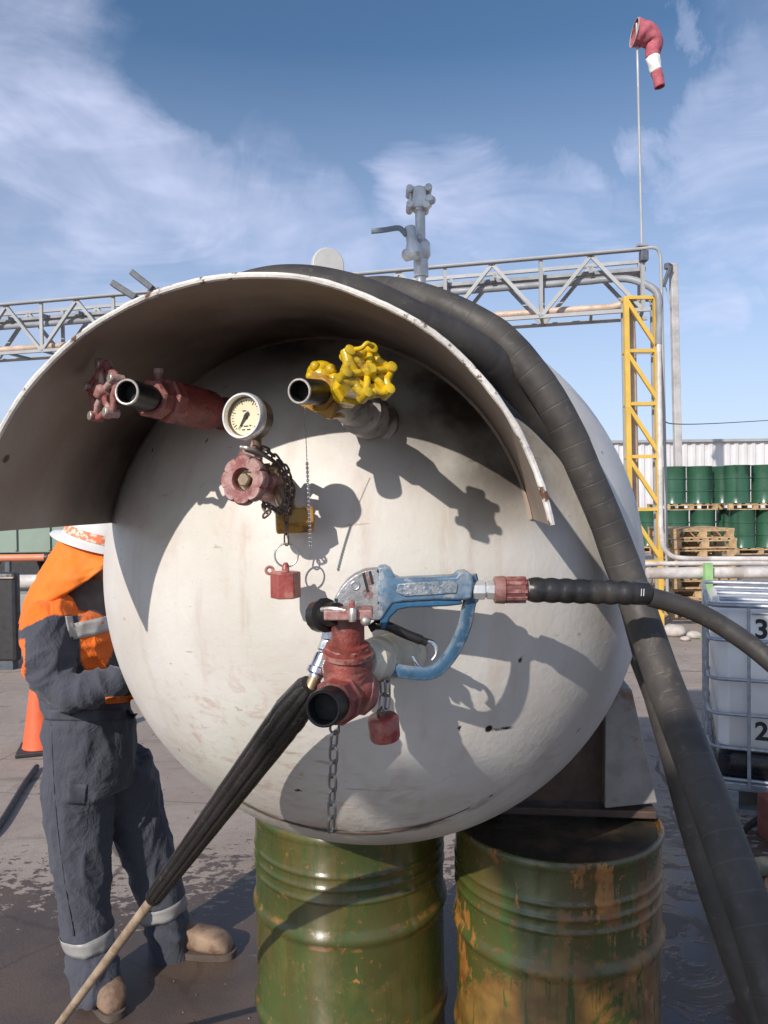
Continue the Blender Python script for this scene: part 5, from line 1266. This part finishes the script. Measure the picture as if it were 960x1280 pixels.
# ================================================================== WORKER
def build_worker():
    Y = 2.82
    f1, f2 = G(128, 1240), G(236, 1190)
    root = thing('person', (P(120, 1200, Y).x, Y, 0), 'worker in orange and grey coveralls with white hard hat and neck flap, facing the tank', 'person')
    b = MB()
    def loft(rows, seg=28, caps=True):
        """rows: (center, rx, ry, yaw) horizontal-ish ellipses swept along the centres"""
        cs = [V(r[0]) for r in rows]; rings = []
        for i, (c, rx, ry, yaw) in enumerate(rows):
            t = (cs[min(i + 1, len(cs) - 1)] - cs[max(i - 1, 0)]).normalized()
            e1 = V((math.cos(yaw), math.sin(yaw), 0)); e1 = (e1 - t * e1.dot(t)).normalized(); e2 = t.cross(e1)
            rings.append(b.ring([cs[i] + e1 * math.cos(2 * math.pi * k / seg) * rx + e2 * math.sin(2 * math.pi * k / seg) * ry for k in range(seg)]))
        for a, c in zip(rings, rings[1:]): b.bridge(a, c)
        if caps: b.cap(rings[0], True); b.cap(rings[-1])
    yw = rad(20)
    # torso: leaning slightly towards the tank
    loft([(P(118, 985, Y), .135, .15, yw), (P(113, 940, Y), .165, .17, yw), (P(110, 900, Y), .160, .17, yw), (P(108, 878, Y), .150, .165, yw), (P(104, 850, Y), .150, .18, yw), (P(98, 810, Y), .148, .20, yw),
          (P(93, 780, Y), .135, .205, yw), (P(92, 762, Y), .115, .19, yw), (P(95, 750, Y), .085, .12, yw), (P(100, 738, Y), .06, .07, yw)])
    # near (right) leg
    k1 = P(103, 1090, Y - .05)
    loft([(P(100, 950, Y - .04), .125, .125, yw), (P(97, 985, Y - .05), .127, .12, yw), (P(99, 1030, Y - .05), .117, .108, yw), (k1, .100, .096, yw), (P(107, 1140, Y - .04), .090, .088, yw),
          (P(113, 1190, Y - .06), .086, .084, yw), (P(119, 1222, Y - .08), .088, .090, yw), (P(121, 1236, Y - .09), .090, .094, yw), (P(122, 1247, Y - .095), .088, .096, yw)])
    # far (left) leg, a step ahead
    loft([(P(150, 950, Y + .08), .115, .115, yw), (P(160, 985, Y + .12), .117, .112, yw), (P(172, 1030, Y + .14), .108, .104, yw), (P(188, 1075, Y + .16), .098, .095, yw), (P(202, 1120, Y + .18), .088, .086, yw),
          (P(210, 1160, Y + .19), .084, .084, yw), (P(213, 1186, Y + .2), .084, .086, yw), (P(214, 1197, Y + .2), .090, .088, yw), (P(215, 1206, Y + .2), .088, .086, yw)])
    # near (right) arm: shoulder, elbow, forearm across the belly
    sh, el, wr = P(62, 775, Y - .16), P(72, 858, Y - .24), P(150, 850, Y - .24)
    loft([(P(78, 765, Y - .10), .075, .085, yw), (sh, .088, .090, yw), (P(58, 800, Y - .20), .086, .086, yw), (P(60, 830, Y - .24), .080, .080, yw), (el, .074, .076, yw), (P(92, 866, Y - .27), .066, .066, yw), (P(115, 862, Y - .27), .062, .062, yw), (wr, .052, .052, yw), (P(160, 847, Y - .23), .046, .046, yw)])
    # far (left) arm, hidden by body and tank
    loft([(P(120, 768, Y + .13), .07, .08, yw), (P(135, 780, Y + .18), .078, .08, yw), (P(148, 820, Y + .2), .072, .072, yw), (P(158, 856, Y + .16), .066, .066, yw), (P(175, 850, Y + .02), .058, .058, yw), (P(184, 846, Y - .06), .048, .048, yw)])
    tmp = b.build('coverall', M['band'], None)
    md = tmp.modifiers.new('r', 'REMESH'); md.mode = 'VOXEL'; md.voxel_size = .0085; md.use_smooth_shade = True
    sm = tmp.modifiers.new('s', 'SMOOTH'); sm.iterations = 14; sm.factor = .5
    dg = bpy.context.evaluated_depsgraph_get(); me = bpy.data.meshes.new_from_object(tmp.evaluated_get(dg)); bpy.data.objects.remove(tmp)
    # folds in the cloth
    def fold(p):
        v = 0.0
        wv = V((noise.noise(p * 3), noise.noise(p * 3 + V((9, 0, 0))), noise.noise(p * 3 + V((0, 9, 0)))))
        leg = min(1, max(0, (P(0, 905, Y).z - p.z) / .12))
        q = V((p.x * 8, p.y * 8, p.z * 3.2)) + wv * 1.5; r = 1 - abs(noise.noise(q)) * 2.4; v += max(0, r) ** 2 * .008 * leg      # long soft creases down the trousers
        q = V((p.x * 7 + p.z * 5, p.y * 7, p.z * 6 - p.x * 5)) + wv * 1.8; r = 1 - abs(noise.noise(q)) * 2.3; v += max(0, r) ** 2 * (.014 - .009 * leg)
        q2 = V((p.x * 14, p.y * 14, p.z * 9)) + V((3, 1, 7)); r = 1 - abs(noise.noise(q2 + wv * 1.5)) * 2.6; v += max(0, r) ** 2 * .004
        for zc, w, a in ((.15, .07, .007), (P(0, 893, Y).z, .035, .003)):
            e = math.exp(-((p.z - zc) / w) ** 2); v += a * e * math.sin(p.z * 95 + 6 * noise.noise(p * 6))
        return v - .006
    nr = [v.normal.copy() for v in me.vertices]
    for v, n_ in zip(me.vertices, nr): v.co += n_ * fold(v.co)
    # colour zones (dyed cloth): orange yoke and front, grey sleeves and trousers
    ca = me.color_attributes.new('dye', 'FLOAT_COLOR', 'POINT')
    C_ = CAM
    grey, org, dark, bandc = (0.062, 0.066, 0.086), (0.86, 0.17, 0.02), (0.060, 0.060, 0.068), (0.40, 0.385, 0.375)
    def to_px(p):
        d = p - CAM; z = d.dot(fwd); return 480 + F * d.dot(RIGHT) / z, 640 - F * d.dot(UP) / z
    ap = [(P(62, 775, Y - .16), .088), (P(58, 800, Y - .20), .086), (P(60, 830, Y - .24), .080), (P(72, 858, Y - .24), .075), (P(92, 866, Y - .27), .066), (P(115, 862, Y - .27), .062), (P(150, 850, Y - .24), .052), (P(170, 846, Y - .22), .05)]
    arm_segs = [(ap[i_][0], ap[i_ + 1][0], (ap[i_][1] + ap[i_ + 1][1]) / 2) for i_ in range(len(ap) - 1)]
    def zone(p):
        x, y = to_px(p)
        zsh = p.z; zw = P(0, 884, Y).z
        d_up = (p - P(108, 800, Y)).dot(V((math.cos(yw), math.sin(yw), 0)))
        if zsh < P(0, 868, Y).z: return grey
        best = min((p - a_).length if (b_ - a_).length == 0 else (p - (a_ + (b_ - a_) * max(0, min(1, (p - a_).dot(b_ - a_) / (b_ - a_).length_squared)))).length - r_ for a_, b_, r_ in arm_segs)
        seam = 769 + max(0, (62 - x)) * .5
        if best < .022 and y > seam:
            return org if (x < 31 and y > 800) else grey
        if y < 868:
            if x > 131 + (838 - y) * .42 and y > 802: return dark
            return org
        return grey
    for v in me.vertices: ca.data[v.index].color = (*zone(v.co), 1)
    k = NT('coverall_cloth'); at = k.n('ShaderNodeAttribute', attribute_name='dye')
    c = k.mix(k.ramp(k.noise(11, 6, .65), .3, .7, 0.0, .28), at.outputs['Color'], (0.17, 0.15, 0.14), 'MIX')
    c = k.mix(k.ramp(k.noise(5, 5), .3, .75, 0, .25), at.outputs['Color'], c)
    cr_ = k.math('ABSOLUTE', k.math('SUBTRACT', k.noise(9, 5, .55, 1.0, stretch=(1, 1, .55)), .5)); cr2 = k.math('ABSOLUTE', k.math('SUBTRACT', k.noise(19, 4, .55, 1.2), .5)); k.bump(k.math('ADD', k.math('ADD', k.math('MULTIPLY', k.ramp(cr_, 0, .16, 1, 0), .8), k.math('MULTIPLY', k.ramp(cr2, 0, .14, 1, 0), .35)), k.math('MULTIPLY', k.noise(420, 2), .08)), .34, .012); cm = k.fin(c, .85, 0, .25)
    k.b.inputs['Sheen Weight'].default_value = .15
    me.materials.clear(); me.materials.append(cm)
    for p in me.polygons: p.use_smooth = True
    cov = bpy.data.objects.new('coverall', me); COL.objects.link(cov); adopt(cov, root)
    bv = BVHTree.FromPolygons([v.co for v in me.vertices], [p.vertices for p in me.polygons])
    # reflective bands wrapped round the legs and chest
    def wrap(c0, up, h, a0=0, a1=360, n=72, reach=.13, tilt=None):
        up = V(up).normalized(); u, v, w = frame(up); rows = []
        full = a1 - a0 >= 360
        bb = MB()
        for hh in (-h / 2, -h / 4, 0, h / 4, h / 2):
            ring = []
            for i in range(n if full else n + 1):
                a = rad(a0 + (a1 - a0) * i / n); d = u * math.cos(a) + v * math.sin(a); o_ = c0 + up * hh
                hit = bv.ray_cast(o_ + d * reach, -d)
                ring.append((hit[0] + d * .003) if hit[0] else o_ + d * reach * .8)
            rows.append(bb.ring(ring))
        for a, c in zip(rows, rows[1:]): bb.bridge(a, c, full)
        ob = bb.build('reflective_band', M['band'], root, smooth=60)
        s_ = ob.modifiers.new('s', 'SOLIDIFY'); s_.thickness = .0015; s_.offset = 1
    wrap(P(112, 1173, Y - .06), V((.06, 0, -1)), .054)
    wrap(P(206, 1132, Y + .185), V((.2, 0, -1)), .054)
    # chest band and the strap over the shoulder: strips laid on the cloth
    def strip(path, w, name='reflective_band', mt=M['band']):
        bb = MB(); pa = bez(path, 8); L_, R2 = [], []
        for i, (x, y, _) in enumerate(pa):
            a = pa[max(i - 1, 0)]; c = pa[min(i + 1, len(pa) - 1)]; t = V((c[0] - a[0], c[1] - a[1])).normalized(); nn = V((-t.y, t.x)) * w / 2
            row = []
            for f in (-1, -.5, 0, .5, 1):
                d = ray(x + nn.x * f, y + nn.y * f); hit = bv.ray_cast(CAM, d.normalized())
                p = hit[0] if hit[0] else P(x, y, Y - .1)
                row.append(p - d.normalized() * .0035)
            L_.append(bb.ring(row))
        for a, c in zip(L_, L_[1:]): bb.bridge(a, c, False)
        ob = bb.build(name, mt, root, smooth=60); s_ = ob.modifiers.new('s', 'SOLIDIFY'); s_.thickness = .0015; s_.offset = 1
    strip([V((90, 790, 0)), V((108, 786, 0)), V((126, 782, 0)), V((150, 775, 0))], 20, 'reflective_band', M['chest_band'])
    strip([V((86, 770, 0)), V((88, 780, 0)), V((92, 796, 0))], 9, 'reflective_band', M['chest_band'])
    strip([V((84, 992, 0)), V((108, 994, 0))], 26, 'thigh_pocket', M['waist'])
    strip([V((63, 905, 0)), V((66, 980, 0)), V((76, 1080, 0)), V((92, 1170, 0))], 2.4, 'side_seam', M['waist'])
    strip([V((132, 876, 0)), V((148, 875, 0)), V((170, 873, 0))], 8, 'pocket_flap', M['hi_orange'])
    strip([V((56, 893, 0)), V((64, 894, 0)), V((90, 894.5, 0)), V((125, 894, 0)), V((172, 892, 0))], 13, 'waistband', M['waist'])
    # ---- head, with face turned to the tank and down
    hc = P(117, 702, Y); face = V((.90, -.10, -.30)).normalized(); side = V((0, -1, 0)); side = (side - face * side.dot(face)).normalized(); hup = side.cross(face) * -1
    if hup.z < 0: hup = -hup
    HM = Matrix((face, side, hup)).transposed()
    b = MB()
    b.ball(hc + hup * .02, .1, (.98, .78, 1.08), HM, 32, 20); b.ball(hc + face * .025 - hup * .06, .065, (.95, .80, .95), HM, 24, 14)
    b.lathe(hc - hup * .05 - face * .02, P(106, 752, Y), [(0, .058), (1, .068)], 20)
    b.ball(hc + face * .102 - hup * .02, .017, (1.1, .8, 1.5), HM, 14, 8)
    for s_ in (-1, 1):
        b.ball(hc + side * s_ * .078 - face * .012 - hup * .005, .024, (.7, .35, 1.15), HM, 14, 8)
        b.ball(hc + face * .083 + side * s_ * .032 + hup * .018, .019, (.6, 1.2, .6), HM, 12, 8)
    b.ball(hc + face * .085 - hup * .062, .016, (.6, 1.6, .55), HM, 12, 8)
    t_ = b.build('head', M['skin'], None); md = t_.modifiers.new('r', 'REMESH'); md.mode = 'VOXEL'; md.voxel_size = .006; sm = t_.modifiers.new('s', 'SMOOTH'); sm.iterations = 4
    dg = bpy.context.evaluated_depsgraph_get(); me = bpy.data.meshes.new_from_object(t_.evaluated_get(dg)); bpy.data.objects.remove(t_)
    for p in me.polygons: p.use_smooth = True
    me.materials.clear(); me.materials.append(M['skin']); hd = bpy.data.objects.new('head', me); COL.objects.link(hd); adopt(hd, root)
    b = MB()
    for s_ in (-1, 1): b.ball(hc + face * .092 + side * s_ * .032 + hup * .012, .010, seg=12, rings=8)
    b.build('eyes', M['ink'], hd)
    # grey neck cloth
    b = MB(); b.lathe(P(104, 756, Y), hc - hup * .045 + face * .012, [(0, .115), (.2, .11), (.5, .088), (.8, .083), (1, .085)], 28, caps=False)
    for v in b.bm.verts: v.co += (v.co - hc) * .05 * noise.noise(v.co * 16)
    b.build('neck_cloth', M['snood'], root, smooth=80)
    # ---- hard hat, tipped forward
    hu = V((.30, -.03, .95)).normalized(); rim = hc + hup * .050 - face * .012; rim = P(120, 680, Y)
    R1 = .118; b = MB(); pr = [(0, R1 * 1.36), (.0, R1 * 1.37), (.05, R1 * 1.33), (.11, R1 * 1.06), (.16, R1 * 1.01), (.45, R1 * .96), (.7, R1 * .80), (.88, R1 * .52), (.97, R1 * .25), (1, .004)]
    b.lathe(rim, rim + hu * .132, pr, 48, caps=False)
    ob = b.build('hard_hat', M['hat'], root, smooth=50); s_ = ob.modifiers.new('s', 'SOLIDIFY'); s_.thickness = .003
    uu, vv, ww = frame(hu); b = MB(); lo, hi = [], []
    for i in range(61):
        a = 2 * math.pi * i / 60; d = uu * math.cos(a) + vv * math.sin(a)
        lo.append(rim + hu * .024 + d * (R1 * 1.008 + .0025)); hi.append(rim + hu * .056 + d * (R1 * .967 + .0025))
    b.bridge(b.ring(lo), b.ring(hi), False); s2 = b.build('hat_band', M['hat_band'], ob, smooth=60)
    # ---- neck flap hanging from the hat
    b = MB(); rows = []; n = 48
    back = V((-1, 0, 0)); near_ = V((0, -1, 0))
    for j in range(15):
        f = j / 14; ring = []
        for i in range(n + 1):
            a = rad(-70 + 192 * i / n)            # 0 = straight back, positive towards the camera side
            d = back * math.cos(a) + near_ * math.sin(a)
            aa = min(1.25, abs(a - rad(8)) / rad(100))
            topp = rim - hu * .002 + d * (R1 * 1.05); topp = topp - hu * (topp - rim).dot(hu)
            drop = .285 - .185 * aa ** 1.3; out = .045 + .075 * max(0, 1 - aa * .85)
            bot = rim + d * (R1 * 1.05 + out) + V((-.030 * max(0, 1 - aa), 0, -drop))
            p = topp.lerp(bot, f) + d * (.018 * math.sin(f * math.pi)) * 1
            p += d * .010 * f * math.sin(a * 6 + f * 2) + d * .022 * f * noise.noise(V((a * 3.2, f * 2.2, 1))) + d * .008 * noise.noise(V((a * 8, f * 7, 4)))
            ring.append(p)
        rows.append(b.ring(ring))
    for a, c in zip(rows, rows[1:]): b.bridge(a, c, False)
    ob = b.build('neck_flap', M['hi_orange'], root, smooth=80); s_ = ob.modifiers.new('s', 'SOLIDIFY'); s_.thickness = .002
    # ---- gloved hands at the end of the sleeves
    for (w_, dr_, sgn) in ((P(160, 847, Y - .23), V((.9, .1, .05)), 1), (P(184, 846, Y - .06), V((.6, -.7, .1)), -1)):
        dr_ = dr_.normalized(); pn = V((0, 0, 1)); pn = (pn - dr_ * pn.dot(dr_)).normalized(); sd = dr_.cross(pn) * sgn
        b = MB(); b.lathe(w_ - dr_ * .03, w_ + dr_ * .03, [(0, .036), (1, .033)], 16)
        HMx = Matrix((dr_, sd, pn)).transposed(); b.ball(w_ + dr_ * .065, .045, (1.1, .95, .42), HMx, 20, 12)
        for q, L in enumerate((.070, .080, .076, .060)):
            o_ = w_ + dr_ * .10 + sd * (-.030 + q * .020)
            b.tube([o_ - dr_ * .02, o_ + dr_ * L * .4, o_ + dr_ * L * .75 - pn * .015, o_ + dr_ * L * .9 - pn * .035], [.0115, .0105, .0095, .0075], 10)
        b.tube([w_ + dr_ * .03 - sd * .025, w_ + dr_ * .055 - sd * .052, w_ + dr_ * .085 - sd * .058 - pn * .01], [.014, .012, .009], 10)
        b.build('glove', M['glove'], root, smooth=60)
    # ---- boots
    for (ft, toe, L) in ((f1, V((.55, -.83, 0)), .29), (f2, V((.98, -.18, 0)), .29)):
        toe = toe.normalized(); sd = V((-toe.y, toe.x, 0)); b = MB(); rows = []
        heel = ft - toe * .07
        # cross sections along the foot: (distance, half width, height)
        for s_, hw, h in ((-.045, .020, .06), (-.035, .034, .10), (-.01, .040, .135), (.03, .042, .14), (.075, .043, .120), (.115, .051, .108), (.155, .057, .102), (.195, .056, .097), (.23, .047, .080), (.252, .025, .050)):
            c = heel + toe * s_; ring = []
            for k in range(20):
                a = 2 * math.pi * k / 20; cx, cz = math.cos(a), math.sin(a)
                ring.append(c + sd * hw * (abs(cx) ** .8) * (1 if cx > 0 else -1) + V((0, 0, .018 + (h - .018) * (.5 + .5 * (abs(cz) ** .75) * (1 if cz > 0 else -1)))))
            rows.append(b.ring(ring))
        for a, c in zip(rows, rows[1:]): b.bridge(a, c)
        b.cap(rows[0], True); b.cap(rows[-1])
        b.lathe(heel + toe * .01 + V((0, 0, .06)), heel + toe * .0 + V((0, 0, .19)), [(0, .05), (.5, .052), (1, .056)], 20)
        bo = b.build('boot', M['boot'], root, smooth=70)
        ss = bo.modifiers.new('s', 'SUBSURF'); ss.levels = 1; ss.render_levels = 2
        b = MB(); out = []
        for k in range(40):
            a = 2 * math.pi * k / 40; l_ = .5 + .5 * math.cos(a); s_ = -.052 + .318 * l_; hw = .054 * abs(math.sin(a)) ** .6 * (.82 if l_ < .4 else 1.04); out.append(heel + toe * s_ + sd * hw * (1 if math.sin(a) > 0 else -1))
        b.prism([p + V((0, 0, .026)) for p in out], V((0, 0, -.025))); b.build('sole', M['sole'], bo, smooth=30)
build_worker()
